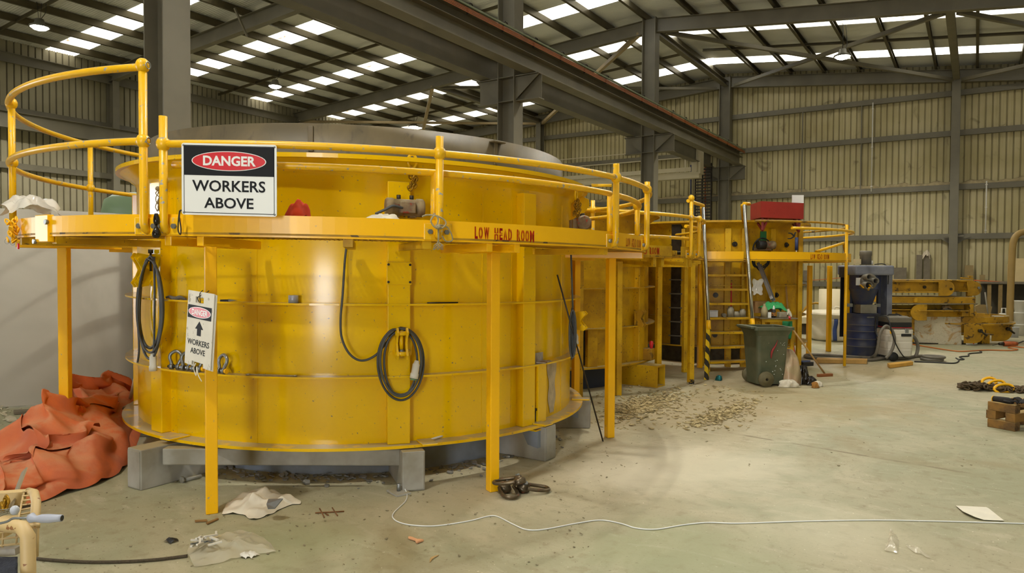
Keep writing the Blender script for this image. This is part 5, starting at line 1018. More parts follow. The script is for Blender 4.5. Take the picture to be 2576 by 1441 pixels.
# boards standing on the lowest wall rail
WBD = mat('weathered_grey_board', (118, 108, 90), .8, 0, .12, 6); WBL = mat('tan_board', (156, 134, 88), .8, 0, .1, 6)
for px0, px1, y0, y1, m_, lb in ((2252, 2276, 673, 702, WBD, 'square grey board on the lowest wall rail'), (2306, 2317, 641, 702, WBD, 'tall dark grey plank on the wall rail, left of two'), (2325, 2337, 641, 702, WBD, 'tall grey plank with whitish fluff on top, right of two'), (2429, 2445, 667, 704, WBL, 'tan board on the wall rail beside the back wall post'), (2466, 2476, 691, 704, WBL, 'small tan block on the wall rail at the right'), (2022, 2033, 680, 704, WBD, 'small grey board on the wall rail behind the corner post')):
    p0, p1 = PY((px0 + px1) / 2, y1, YB - .20), PY((px0 + px1) / 2, y0, YB - .20); w_ = mm(px0, px1, (p0 - EYE).dot(FW)) / .86; h_ = p1.z - 1.222; MB().box((p0.x, YB - .17, 1.222 + h_ / 2), (w_, .04, h_)).build('board', m_, label=lb, cat='board', group='boards on the lowest wall rail')
p = PY(2331, 645, YB - .2); m = MB(); crumple(m, (p.x, YB - .20, 2.05), .22, .14, .30, 13, 12, 10, None, .1); m.build('fluff', mat('whitish_fluff', (206, 192, 168), .95), label='whitish fluff caught on the tall grey plank', cat='fluff')
MB().tube(smooth_path([PY(2040, 705, YB - .2), PY(2080, 702, YB - .2), PY(2122, 698, YB - .2)]), .014, 6).build('orange_string', mat('orange_string', (206, 110, 40), .6), label='orange string lying along the wall rail behind the walkway', cat='string')
# stack of dismantled yellow mould pieces
Zs = 15.9; S = lambda x, y, d=0: PD(x, y, Zs + d)
ts_ = thing('mould_piece_stack', 'top beam section of the stack of old yellow mould pieces', 'mould piece', gd(2340, Zs + .5)); 
def slab(par, px0, px1, y0, y1, d0, d1, m, nm, bev=.004):
    a, b = S(px0, y1, d0), S(px1, y1, d0); z0_, z1_ = max(a.z, .0), S(px0, y0, d0).z; c_ = (a + b) / 2 + FW * ((d1 - d0) / 2); return MB().box((c_.x, c_.y, (z0_ + z1_) / 2), ((Vector((b.x, b.y, 0)) - Vector((a.x, a.y, 0))).length, d1 - d0, z1_ - z0_), YAW).build(nm, m, par, bevel=bev)
def endplate(par, px, py, rpx, d, m, flip=1, nm='end_plate', th=.03):
    c_ = S(px, py, d); R_ = rpx * Zs / 1800; mb = MB(); poly = [(-R_ * 1.0 * flip, -R_), (-R_ * 1.0 * flip, R_)] + [(R_ * math.cos(a) * flip, R_ * math.sin(a)) for a in [PI / 2 - PI * i / 16 for i in range(17)]]; mb.prism([c_ + RT * x + Vector((0, 0, z)) for x, z in poly], FW * th); return mb.build(nm, m, par)
def piece(lab, name='mould_piece'): return thing(name, lab, 'mould piece', gd(2340, Zs + .5), 'old mould pieces in the stack')
bpy.data.objects.remove(ts_)
tA = piece('upper channel section with round end plate on the stack of old mould pieces')
slab(tA, 2228, 2384, 706, 709, -.1, .5, YELO, 'top_flange'); slab(tA, 2228, 2384, 709, 735, .0, .03, YELO, 'web'); slab(tA, 2228, 2384, 733, 736, -.1, .5, YELO, 'bottom_flange'); endplate(tA, 2382, 725, 19, -.12, YELO); b = S(2325, 722, -.02); MB().cyl(b, b - FW * .03, .035, seg=10).build('boss', DARKST, tA); b = S(2392, 727, -.14); MB().cyl(b, b - FW * .02, .03, seg=10).build('boss', DARKST, tA)
tB = piece('upper channel section further back, its round end plate at the right of the stack')
slab(tB, 2384, 2452, 706, 709, .5, 1.0, YELO, 'top_flange'); slab(tB, 2384, 2452, 709, 731, .55, .6, YELO, 'web'); slab(tB, 2384, 2458, 731, 734, .4, 1.0, YELO, 'bottom_flange'); endplate(tB, 2452, 726, 18, .4, YELO); slab(tB, 2436, 2446, 734, 746, .6, .7, YELO, 'stiffener'); b = S(2462, 724, .38); MB().cyl(b, b - FW * .02, .03, seg=10).build('boss', GALV, tB)
tC = piece('thin top plates lying across the stack of old mould pieces')
slab(tC, 2228, 2448, 703, 705.4, .0, .8, YELO, 'plate'); m = MB(); m.beam(S(2418, 699, .1), S(2446, 701, .1), .08, .03); m.beam(S(2436, 694.5, .1), S(2446, 695, .1), .06, .02); m.cyl(S(2441, 701, .1), S(2441, 695, .1), .02, seg=8); m.build('clamp', YELO, tC)
tD = piece('wide second layer beam in the stack of old mould pieces')
slab(tD, 2228, 2454, 746, 762, -.05, .9, YELO, 'beam'); slab(tD, 2228, 2460, 762, 764.5, -.12, 1.0, mat('rust_grey_steel', (118, 104, 78), .7), 'plate'); slab(tD, 2301, 2308, 750, 761, -.10, -.05, YELO, 'lug')
tE = piece('third layer section with a rounded left end plate in the stack')
slab(tE, 2244, 2300, 767, 790, .35, .4, YELO, 'web'); endplate(tE, 2312, 786, 20, -.1, YELO, -1); slab(tE, 2310, 2448, 780, 783, -.12, .6, YELO, 'flange'); slab(tE, 2300, 2440, 766, 780, .3, .35, YELO, 'web'); slab(tE, 2440, 2449, 765, 794, -.12, .1, YELO, 'end_stiffener'); slab(tE, 2228, 2310, 777, 780, .0, .6, YELO, 'flange'); slab(tE, 2228, 2455, 783, 796, .1, .15, YELO, 'lower_web'); slab(tE, 2420, 2457, 783, 796, -.08, .2, YELO, 'corner_block')
m = MB(); crumple(m, S(2380, 779, -.02), .20, .12, .08, 17, 10, 8, M0, .04); m.build('lump', mat('dusty_lump', (140, 112, 70), .9), label='dusty lump lying on a flange of the yellow stack', cat='lump')
tF = piece('curved ring section on the floor under the stack, with two round ends and shackles')
m = MB(); cR = gd(2400, Zs + 1.1); m.ring(cR, 1.02, 1.08, S(2440, 812, .2).z, S(2440, 796, .2).z, 0, 2 * PI, 64); m.ring(cR, .95, 1.20, S(2440, 813, .2).z - .02, S(2440, 813, .2).z + .01, 0, 2 * PI, 64); m.build('ring_wall', YELO, tF)
slab(tF, 2228, 2300, 800, 860, .2, .26, YELO, 'web'); slab(tF, 2418, 2545, 812, 840, .5, .56, YELO, 'web'); slab(tF, 2418, 2500, 840, 843, .1, .7, YELO, 'flange'); slab(tF, 2470, 2490, 843, 864, .3, .5, YELO, 'foot')
for px, py, rp, d in ((2452, 838, 25, -.15), (2522, 833, 26, .5)):
    e = endplate(tF, px, py, rp, d, YELO); q = S(px + 12, py - 6, d - .03); m = MB().cyl(q, q - FW * .06, .04, seg=12); m.tube(smooth_path([q - FW * .05, q - FW * .06 + RT * .08 + Vector((0, 0, -.07)), q - FW * .05 + RT * .13 + Vector((0, 0, -.10))], 4), .022, 8); m.build('shackle', DARKST, e)
slab(tF, 2228, 2470, 862, 864.5, .2, .9, DARKST, 'skid')
# plastered board
p0, p1 = G(2292, 863), G(2419, 867); z1_ = zat(2292, 786, 15.5); k = N('plaster_smeared_board'); ns = k.noise(2.6, 6, 1.0); s2 = k.noise(12, 5); cc = k.mix(k.ramp(ns, .36, .43), lin((196, 158, 104)), lin((216, 206, 178))); cc = k.mix(k.mul(k.ramp(s2, .55, .72), .5), cc, lin((150, 138, 106))); k.col(cc).pr(Roughness=.85); k.bump(k.noise(9, 6, 1.5), .8, .03)
tq = thing('plaster_board', 'wooden board smeared with pale plaster leaning on the yellow stack', 'board', (p0 + p1) / 2); d_ = FW * .06; m = MB(); m.prism([p0, p1, p1 + d_ + Vector((0, 0, z1_)), p0 + d_ + Vector((0, 0, z1_))], FW * .02); m.build('board', k.m, tq); m = MB(); u_ = (p1 - p0)
crumple(m, p0 + u_ * .72 + d_ + Vector((0, 0, z1_ - .03)), .26, .06, .10, 19, 12, 6, M0, .04); m.build('plaster_lump', mat('dried_plaster', (222, 214, 190), .9), tq)
# duct, bench, pails and cans by the right edge
m = MB().tube(smooth_path([PD(2540, 822, 17.2), PD(2542, 740, 17.2), PD(2546, 640, 17.2), PD(2550, 606, 17.2), PD(2560, 590, 17.2), PD(2580, 583, 17.2), PD(2640, 580, 17.2)]), .075, 16); m.v = [Vector((v.x, v.y, max(v.z, .0))) for v in m.v]; m.build('duct_pipe', mat('tan_duct', (152, 124, 66), .6, 0, .08, 3), label='tan duct pipe bending to the right above the yellow stack', cat='pipe')
tbn = thing('bench', 'long timber bench along the back wall at the right edge', 'bench', PY(2540, 800, 27.6)); bz_ = PY(2530, 711, 27.6).z; bx0, bx1 = PY(2468, 711, 27.6).x, PY(2700, 711, 27.6).x
MB().box(((bx0 + bx1) / 2, 27.9, bz_), (bx1 - bx0, .75, .07)).build('bench_top', WBD, tbn)
for px in (2488, 2516, 2590): x = PY(px, 760, 27.6).x; MB().box((x, 27.62, bz_ / 2 - .03), (.11, .10, bz_ - .06)).build('leg', mat('bench_timber', (140, 116, 70), .8, 0, .1, 5), tbn)
MB().box(((bx0 + bx1) / 2, 28.28, bz_ / 2), (bx1 - bx0, .02, bz_ - .1)).build('back_board', mat('dark_board', (70, 64, 50), .85), tbn)
p = PY(2570, 706, 27.8); m = MB(); m.prism([(p.x - .38 + .8 * q[0], 27.8, bz_ + .035 + q[1]) for q in ((0, 0), (0, .55), (.08, .68), (.25, .74), (1, .74), (1, 0))], (0, .05, 0)); m.build('rounded_board', mat('pale_ply', (206, 184, 136), .7, 0, .05, 3), label='pale rounded board standing on the bench', cat='board')
MB().tube(smooth_path([PY(2450, 705, 27.5), PY(2500, 708, 27.6), PY(2545, 711, 27.6)]), .02, 6).build('orange_lead', mat('orange_lead', (206, 100, 40), .5), label='orange lead lying along the front of the bench', cat='cable')
MB().cyl(PD(2478, 735, 17.5), gd(2490, 17.3, 0.3), .016, seg=8).build('grey_rod', STEEL, label='grey rod leaning beside the round end of the yellow stack', cat='rod')
m = MB(); m.prism([PD(x, y, 17.6) for x, y in ((2455, 790), (2453, 770), (2463, 766), (2477, 766), (2496, 771), (2492, 792))], FW * .04); m.build('stone_offcut', WBL, label='pale tan offcut leaning behind the yellow stack', cat='offcut')
def jerry(px, Z, y0, y1, lab, zr=None):
    w_ = .15; z0_, z1_ = (zr if zr is not None else max(zat(px, y1, Z), 0)), zat(px, y0, Z); b = gd(px, Z, z0_); h_ = z1_ - z0_; t = thing('jerrycan', lab, 'jerrycan', b, 'white jerrycans'); MB().box(b + Vector((0, 0, h_ * .4)), (w_ * 1.3, w_, h_ * .8), YAW).build('can', WHITEP, t, bevel=.02)
    MB().tube([b + RT * x + Vector((0, 0, h_ * z)) for x, z in ((-.07, .78), (-.06, .97), (.03, .97), (.05, .78))], .016, 8).build('handle', WHITEP, t); MB().cyl(b + RT * .07 + Vector((0, 0, h_ * .8)), b + RT * .07 + Vector((0, 0, h_ * .95)), .022, seg=10).build('cap', SR, t)
jerry(2526, 17.9, 773, 812, 'tall white jerrycan with red cap left of the duct pipe', .0); jerry(2510, 16.4, 796, 809, 'small white jerrycan resting on the curved ring section', S(2440, 796, .2).z)
def pail(px, Z, z, h, lab, m_=WHITEP, r_=.15): 
    b = gd(px, Z, z); t = thing('pail', lab, 'pail', b, 'pails by the bench'); MB().lathe(b, [(0, 0), (r_ * .88, 0), (r_, h * .94), (r_ + .01, h * .95), (r_ + .01, h), (0, h)], 22).build('bucket', m_, t)
Zp = 18.3
for i, (lb) in enumerate(('lowest white pail of the stack at the right edge', 'middle white pail of the stack at the right edge', 'topmost white pail of the stack at the right edge')): pail(2567, Zp, i * .30, .295, lb)
pail(2523, 18.6, 0, .40, 'white pail with a red label behind the duct pipe'); pail(2551, 17.8, 0, .26, 'grey pail with a red blue label right of the duct pipe', GREYPL, .11)
b = G(2444, 868); t = thing('bottle', 'white plastic bottle lying on the floor in front of the yellow stack', 'bottle', b); q = b + Vector((0, 0, .04)); MB().tube([q - RT * .11, q - RT * .10, q + RT * .06, q + RT * .09, q + RT * .12], [.03, .04, .04, .03, .018], 14).build('bottle_body', WHITEP, t); MB().cyl(q + RT * .02 - FW * .040, q + RT * .02 - FW * .042, .015, seg=10).build('red_mark', SR, t)
b = G(2538, 871); t = thing('angle_grinder', 'orange power tool lying on the floor at the right', 'power tool', b); q = b + Vector((0, 0, .055)); ORG = mat('orange_tool_body', (172, 84, 34), .5, 0, .15, 12); MB().tube([q - RT * .12, q - RT * .11, q + RT * .10, q + RT * .18], [.04, .055, .055, .04], 14).build('tool_body', ORG, t); MB().tube([q - RT * .12, q - RT * .22], [.04, .03], 12).build('nose', DARKST, t); MB().cyl(q - RT * .22, q - RT * .36 + Vector((0, 0, -.03)), .008, seg=6).build('bit', DARKST, t); MB().beam(q + RT * .17, q + RT * .32 + Vector((0, 0, .06)), .02, .02).build('grip', BLACK, t)
ORC = mat('orange_cable', (198, 112, 44), .5)
floor_tube([(2287, 866), (2340, 875), (2400, 884), (2430, 885), (2480, 882), (2540, 883), (2560, 880), (2536, 876), (2550, 873), (2580, 876)], .012, ORC, 'orange_cable', 'thin orange cable crossing the floor in front of the yellow stack', 'cable')
floor_tube([(2300, 911), (2350, 913), (2400, 915), (2412, 908), (2405, 902), (2413, 906), (2425, 905), (2414, 899), (2436, 897), (2438, 891), (2468, 888), (2464, 884)], .012, BLACK, 'black_cable', 'thin black cable kinking across the floor right of the hose coil', 'cable')
PLK = mat('rough_pine', (190, 150, 82), .75, 0, .1, 8)
def plank(pts, h, m_, lab, nm='plank'):
    P_ = [G(*p) for p in pts]; return MB().prism([p + Vector((0, 0, .004)) for p in P_], (0, 0, h)).build(nm, m_, label=lab, cat='plank', bevel=.004)
plank([(2053, 914), (2181, 916), (2182, 912), (2056, 909)], .07, PLK, 'long pine plank lying in front of the vacuum hose'); plank([(2238, 927), (2297, 919), (2292, 916), (2232, 922)], .06, mat('yellow_pine', (206, 158, 66), .7, 0, .08, 8), 'short yellow pine plank on the floor below the vacuum')
# timber cribbing with gloves
CRB = mat('old_hardwood', (142, 104, 46), .8, 0, .14, 7, dark=(96, 72, 40), chip=(70, 50, 30), chip_t=.62, chip_s=12, dust=(172, 146, 92))
A, B = G(2483, 1073), G(2553, 1086); uu = (B - A).normalized(); vv = Vector((-uu.y, uu.x, 0)); Lb = (B - A).length; hb = .090; SZ = Lb * .36
def log(o, d, L, z, lab): 
    s_ = Vector((-d.y, d.x, 0)); c_ = o + d * L / 2 + s_ * SZ / 2; return MB().box((c_.x, c_.y, z + hb / 2), (L, SZ, hb), math.atan2(d.y, d.x)).build('timber_block', CRB, label=lab, cat='timber', group='stacked timber blocks', bevel=.006)
log(A, uu, Lb, 0, 'lowest front timber of the crib stack at the right edge'); log(A + vv * .45, uu, Lb + .25, 0, 'lowest rear timber of the crib stack at the right edge')
log(A + uu * (-.015 + SZ), vv, .62, hb + .001, 'left cross timber in the middle of the crib stack'); log(A + uu * Lb, vv, .62, hb + .001, 'right cross timber in the middle of the crib stack')
log(A, uu, Lb, 2 * hb + .002, 'top front timber of the crib stack, under the gloves'); log(A + vv * .45, uu, Lb + .25, 2 * hb + .002, 'top rear timber of the crib stack')
gz = 3 * hb + .004; g0 = A + uu * (Lb * .52) + vv * .07; t = thing('work_glove', 'black work glove with yellow cuff edge on top of the crib stack', 'glove', Vector((g0.x, g0.y, gz))); o = Vector((g0.x, g0.y, gz + .022)); gl = mat('black_glove_fabric', (34, 30, 28), .85, 0, .1, 10)
GM = math.atan2(uu.y, uu.x)
m = MB(); m.tube([o + uu * x for x in (-.12, -.10, -.03, .03, .07)], [.028, .030, .034, .036, .026], 12); m.build('cuff_and_palm', gl, t)
m = MB(); m.tube([o - uu * .121 + Vector((0, 0, .028 * math.sin(a))) + vv * .03 * math.cos(a) for a in [2 * PI * i / 20 for i in range(20)]], .004, 6, closed=True); m.build('cuff_edge', YEL2, t)
for i in range(4): m = MB(); m.tube(smooth_path([o + uu * .06 + vv * (.028 - .018 * i), o + uu * .11 + vv * (.036 - .022 * i) + Vector((0, 0, .012)), o + uu * (.15 - .01 * abs(i - 1)) + vv * (.04 - .024 * i) - Vector((0, 0, .006))], 4), .010, 7); m.build('finger', gl, t)
m = MB().tube(smooth_path([o + uu * .0 - vv * .03, o + uu * .04 - vv * .055, o + uu * .08 - vv * .062], 4), .011, 7); m.build('thumb', gl, t)
o2 = o + uu * .20 + vv * .02; t = thing('work_glove', 'second grey black glove lying right of the yellow cuffed glove', 'glove', Vector((o2.x, o2.y, gz))); m = MB(); crumple(m, (o2.x, o2.y, gz), .16, .11, .05, 23, 14, 10, Matrix.Rotation(GM, 3, 'Z'), .03); m.build('palm', gl, t)
for i in range(4): m = MB().tube(smooth_path([o2 + uu * -.05 + vv * (.03 - .02 * i) + Vector((0, 0, .01)), o2 + uu * -.10 + vv * (.03 - .02 * i) + Vector((0, 0, .04)), o2 + uu * -.12 + vv * (.03 - .02 * i) + Vector((0, 0, .03))], 4), .010, 7); m.build('finger', gl, t)
pb = A + uu * (Lb + .12) + vv * .45; MB().lathe((pb.x, pb.y, gz - .002), [(0, 0), (.12, 0), (.13, .05), (.125, .055), (0, .055)], 24).build('white_tub', WHITEP, label='white plastic tub on the rear timbers of the crib stack', cat='tub')
# chain heap
t = thing('chain_heap', 'rusty chain heap with big yellow links on the floor at the right', 'chain', G(2490, 980)); RUST = mat('rusty_chain_steel', (92, 74, 48), .65, .4, .2, 14); m = MB(); rr = random.Random(12)
for i in range(190):
    u_ = rr.random() ** .8; px = 2412 + u_ * 175; py = 978 + u_ * 6 + rr.gauss(0, 2.6); p = G(px, py); h_ = .03 + .055 * max(0, 1 - abs(u_ - .3) * 1.6) * rr.random(); a = rr.uniform(0, PI); link(m, p + Vector((0, 0, h_)), (math.cos(a), math.sin(a), rr.uniform(-.3, .3)), (-math.sin(a) * .6, math.cos(a) * .6, rr.uniform(-.8, .8)), .085, .055, .011)
m.build('chain', RUST, t); 
for (x, y, h_, L_, a) in ((2488, 972, .10, .20, .3), (2506, 975, .075, .24, -.2), (2525, 980, .05, .26, .15)): m = MB(); p = G(x, y + 6) + Vector((0, 0, h_)); link(m, p, (math.cos(a) * RT.x, RT.y, .15 - .1 * a), (FW.x * .5, FW.y * .5, .8), L_, .12, .020); m.build('yellow_link', YEL2, t)
# far fittings on the walls
t = thing('crane_bridge', 'pale crane bridge end with railings parked below the far runway beam', 'crane', PY(1705, 450, 27.4)); yb = 27.4; q0, q1 = PY(1600, 450, yb).x, PY(1762, 450, yb).x; z0_, z1_ = PY(1700, 452, yb).z, PY(1700, 436, yb).z
PAL = mat('pale_cream_paint', (206, 196, 166), .5, 0, .04, 2)
MB().box(((q0 + q1) / 2 - 4, yb, (z0_ + z1_) / 2), (q1 - q0 + 8, .35, z1_ - z0_)).build('girder', PAL, t); MB().box(((q0 + q1) / 2 - 4.1, yb - .25, z1_ + .09), (q1 - q0 + 7.6, .03, .16)).build('kick_plate', PAL, t); MB().box((q1 - .12, yb, z1_ + .45), (.35, .4, 1.1)).build('end_box', PAL, t)
for px in (1646, 1724, 1752): x = PY(px, 420, yb - .25).x; MB().box((x, yb - .25, z1_ + .45), (.07 if px == 1724 else .035, .05, .95)).build('railing_post', PAL, t)
for h_ in (.9, .55): m = MB().beam((q0 - 8, yb - .25, z1_ + h_), (q1 - .3, yb - .25, z1_ + h_), .03, .035); m.build('railing', PAL, t)
x0, x1 = PY(1749, 480, 28.8).x, PY(1789, 480, 28.8).x; t = thing('cable_ladder', 'dark vertical cable ladder beside the last crane column', 'cable ladder', ((x0 + x1) / 2, 28.8, 2.0)); zt_ = PY(1765, 412, 28.8).z
for x in (x0, (x0 + x1) / 2 - .05, x1): MB().box((x, 28.8, (zt_ + 1.0) / 2), (.04, .08, zt_ - 1.0)).build('side_rail', DARKST, t)
m = MB(); z = 1.1
while z < zt_ - .05: m.box(((x0 + x1) / 2, 28.78, z), (x1 - x0, .06, .05)); z += .125
m.build('rung_set', DARKST, t, kind='stuff')
for px, m_, nm in ((1774, mat('orange_conduit', (170, 80, 36), .5), 'orange'), (1738, mat('blue_air_hose', (52, 60, 110), .5), 'blue')): yy_ = YB - .17; p = PY(px, 415, yy_); q = PY(px, 488 if nm == 'blue' else 560, yy_); MB().cyl(p, q, .03, seg=8).build('pipe', m_, label='%s vertical pipe near the last crane column' % nm, cat='pipe')
# ================================================================ left side and floor
# big pale tank and green tank behind the walkway
o = pol(8.44 / math.cos(math.radians(33)) + 2.35, -33.0); k = N('pale_grey_fibreglass'); n1 = k.noise(.8, 4, .6); k.col(k.mix(k.ramp(n1, .35, .7), lin((186, 180, 166)), lin((166, 160, 146)))).pr(Roughness=.55)
MB().lathe((o.x, o.y, 0), [(2.35, .02), (2.35, 2.28), (2.33, 2.31), (2.27, 2.31), (2.27, 1.2)], 96).build('pale_tank', k.m, label='large pale grey tank standing behind the left of the front walkway', cat='tank')
o = pol(16.6, -24.5); MB().lathe((o.x, o.y, 0), [(1.55, 0), (1.55, 2.75), (1.50, 2.98), (1.35, 3.08), (0, 3.12)], 64).build('green_tank', mat('sage_green_plastic', (134, 160, 122), .45, 0, .04, 1), label='sage green tank rising behind the large pale tank', cat='tank')
# orange tarpaulin
TARP = N('orange_tarpaulin'); n1 = TARP.noise(2.2, 5, .8); n2 = TARP.noise(9, 5); c = TARP.mix(TARP.ramp(n1, .35, .68), lin((218, 110, 54)), lin((188, 98, 62))); c = TARP.mix(TARP.mul(TARP.ramp(TARP.up(), .55, .95), TARP.mul(TARP.ramp(n2, .3, .6), .55)), c, lin((206, 156, 116))); TARP.col(c).pr(Roughness=.75); TARP.bump(TARP.noise(26, 4), .25, .01); TARP = TARP.m
SPN = [(G(-90, 1290), .14, .34), (G(0, 1252), .22, .42), (G(70, 1228), .30, .48), (G(128, 1200), .47, .50), (G(165, 1170), .50, .50), (G(205, 1122), .46, .48), (G(240, 1086), .56, .46), (G(290, 1062), .50, .42), (G(352, 1044), .10, .20)]
def spn(u):
    f = u * (len(SPN) - 1); i = min(int(f), len(SPN) - 2); f -= i; s = f * f * (3 - 2 * f); a, b = SPN[i], SPN[i + 1]; return a[0].lerp(b[0], f), a[1] * (1 - s) + b[1] * s, a[2] * (1 - f) + b[2] * f
rgd = lambda x: 1 - abs(math.sin(x))
def tarp(u, v, q=0):
    p, h, w = spn(u); t = (SPN[-1][0] - SPN[0][0]).normalized(); s = Vector((-t.y, t.x, 0)); x = (v - .5) * 2; e = max(0, 1 - abs(x) ** 2.2)
    fold = .55 * rgd(u * 9 + v * 4 + q) + .30 * rgd(u * 17 - v * 7 + 1.3 + q) + .22 * rgd(v * 10 + u * 6 + 2.1) + .10 * rgd(u * 31 + v * 19) + .06 * math.sin(u * 60 + v * 33)
    hor = .09 * math.sin(u * 21 + v * 9) + .05 * math.sin(u * 37 - v * 23); z = h * e ** .8 * (.50 + .62 * fold) + .012 + .03 * rgd(u * 23 + v * 5) * (1 - e)
    return Vector((p.x, p.y, 0)) + s * (x * w + hor * e) + t * (.10 * math.sin(v * 11 + u * 13) * e) + Vector((0, 0, max(z, .004)))
tt = thing('tarpaulin', 'crumpled orange tarpaulin heaped beside the left of the front mould', 'tarpaulin', G(180, 1150))
MB().grid(170, 100, tarp).build('cloth', TARP, tt, fix=False)
def flap(u, v): b = tarp(.20 + .55 * u, .28 + .30 * v, 0); return b + Vector((0, 0, .015 + .07 * math.sin(u * PI) * rgd(u * 6 + v * 3 + .6) + .04 * math.sin(v * PI))) - FW * .05 * math.sin(v * PI)
MB().grid(70, 30, flap).build('flap', TARP, tt, fix=False)
# trolley at the lower left, only its corner in view
CRM = mat('worn_cream_trolley_enamel', (206, 178, 126), .5, 0, .08, 5, chip=(140, 92, 50), chip_t=.63, chip_s=30); D = 2.35
tr = thing('trolley', 'worn cream steel trolley corner with wire baskets at the lower left', 'trolley', (PD(40, 1400, D).x, PD(40, 1400, D).y, 0)); T_ = lambda x, y, d=0.0: PD(x, y, D + d)
def down(p): return Vector((p.x, p.y, .0))
p = T_(70, 1348, -.1); MB().tube([T_(-60, 1300, .0), T_(20, 1322, -.06), T_(55, 1326, -.09)] + [p, down(p)], .0215, 14).build('front_tube', CRM, tr)
p = T_(91, 1262, .12); MB().tube([T_(72, 1236, .45), T_(86, 1240, .25), p, T_(86, 1330, .08), T_(84, 1400, .04)], .0150, 14).build('rear_tube', CRM, tr); MB().tube([T_(86, 1318, .085), T_(85, 1328, .08)], .0185, 14).build('collar', CRM, tr)
m = MB(); q = [T_(70, 1330, .0), T_(90, 1330, .05), T_(88, 1400, .05), T_(70, 1410, .0)]; m.prism(q, RT * .004); m.build('side_sheet', mat('grey_buff_sheet', (176, 158, 122), .6), tr)
m = MB(); p0, p1 = T_(74, 1400, .03), T_(87, 1398, .06); m.prism([p0, p1, down(p1), down(p0)], RT * .004); m.build('lower_sheet', mat('dark_scuffed_sheet', (84, 74, 56), .6, 0, .2, 20), tr)
m = MB(); m.beam(T_(-60, 1258, .3), T_(62, 1250, .35), .04, .05); m.build('top_rail', CRM, tr)
m = MB()
for a, b in (((60, 1240), (43, 1322)), ((86, 1234), (77, 1312))): m.tube([T_(*a, .32), T_(*b, .02)], .0036, 6)
for i in range(8): f = i / 7; m.tube([T_(58 - 15 * f, 1236 + 82 * f, .32 - .28 * f), T_(88 - 9 * f, 1233 + 76 * f, .32 - .28 * f)], .0032, 6)
m.build('upper_wire_panel', CRM, tr)
m = MB()
for y0, y1 in ((1342, 1333), (1358, 1350), (1374, 1367)): m.tube([T_(-40, y0 + 2, -.05), T_(52, y1, -.05)], .0034, 6)
for x, y0, y1 in ((8, 1340, 1376), (43, 1335, 1369), (-25, 1342, 1376)): m.tube([T_(x, y0, -.05), T_(x - 2, y1, -.05)], .0034, 6)
m.build('lower_wire_basket', CRM, tr)
m = MB(); m.beam(T_(-60, 1392, -.02), T_(46, 1384, -.02), .03, .022); m.build('scuffed_rail', mat('scuffed_pale_steel', (176, 170, 160), .5, .2, .15, 20, chip=(130, 84, 50), chip_t=.6), tr)
m = MB(); m.box(T_(-10, 1330, .18), (.09, .14, .05), YAW); m.build('box_section', CRM, tr, bevel=.004)
m = MB(); m.grid(14, 10, lambda u, v: T_(-60 + 104 * u, 1402 + 80 * v, -.06 - .16 * v) + Vector((0, 0, .004 * math.sin(u * 23) * math.sin(v * 17)))); m.build('rough_mat', mat('dark_blue_rough_mat', (44, 48, 60), .9, 0, .2, 30, bump=.8, bs=90), tr, solid=.006, fix=False)
MB().beam(T_(62, 1182, .5), T_(24, 1282, .28), .030, .006, up=-FW).build('flat_bar', mat('dusty_flat_bar', (140, 124, 96), .55, .3, .08, 8), label='flat steel bar sticking up out of the cream trolley', cat='bar')
t = thing('whisk', 'grey handled tool with wire loops resting on the cream trolley', 'whisk', T_(100, 1306, -.15)); W_ = lambda x, y, d=0: PD(x, y, 2.12 + d)
GH = mat('pale_grey_handle', (172, 176, 190), .4, 0, .05, 10); MB().tube([W_(74, 1304), W_(80, 1302), W_(90, 1305), W_(104, 1304), W_(125, 1304), W_(148, 1303), W_(156, 1303)], [.012, .015, .009, .0125, .013, .0105, .010], 16).build('handle', GH, t); MB().cyl(W_(156, 1303), W_(156.6, 1303), .0082, seg=12).build('handle_end', BLACK, t); m = MB().tube(smooth_path([W_(75, 1303), W_(50, 1303), W_(32, 1304), W_(14, 1313), W_(-30, 1322)]), .0036, 8); m.build('shaft', GALV, t)
m = MB(); h0 = W_(40, 1281, .02); m.ball(W_(37, 1283, .02), .013, 12, (1, 1, 1.1)); m.build('whisk_head', mat('white_blue_knob', (206, 210, 220), .4), t)
m = MB()
for dy in (-7, -3, 1, 5): m.tube(smooth_path([W_(34, 1283 + dy * .7, .02), W_(15, 1288 + dy, .02), W_(-30, 1300 + dy * 2, .02)]), .0016, 6)
m.build('wire_loops', CHROME, t)
m = MB(); rr = random.Random(3)
for i in range(6): link(m, T_(18 - i * 2.5, 1256 + i * 5, .26), (rr.uniform(-1, 1), 0, 1), (1, rr.uniform(-1, 1), 0), .03, .022, .0045)
m.build('chain_end', GCH, label='short brassy chain end lying in the cream trolley', cat='chain')
# cables and rods on the floor
floor_tube([(1003, 1236, .05), (1015, 1236, .03), (1024, 1246), (1020, 1262), (1005, 1277), (991, 1291), (988, 1303), (1003, 1315), (1040, 1323), (1100, 1324), (1180, 1312), (1228, 1300), (1252, 1301), (1290, 1320), (1325, 1334), (1370, 1333), (1450, 1318), (1510, 1310), (1560, 1318), (1600, 1330), (1650, 1333), (1720, 1322), (1780, 1316), (1850, 1318), (1950, 1315), (2050, 1312), (2200, 1310), (2330, 1312), (2450, 1315), (2620, 1320)], .0042, SW, 'white_cable', 'thin white cable snaking across the open floor to the right', 'cable', seg=6)
floor_tube([(60, 1404), (110, 1411), (180, 1416), (250, 1418), (330, 1416), (400, 1411), (472, 1402)], .009, mat('brown_ribbed_rebar', (92, 80, 62), .6, .3, .15, 60, bump=.8, bs=200), 'rebar', 'thin brown reinforcing bar curving over the floor at the lower left', 'rod')
RB_ = mat('rusty_rebar', (142, 96, 56), .7, .2, .2, 30); m = MB()
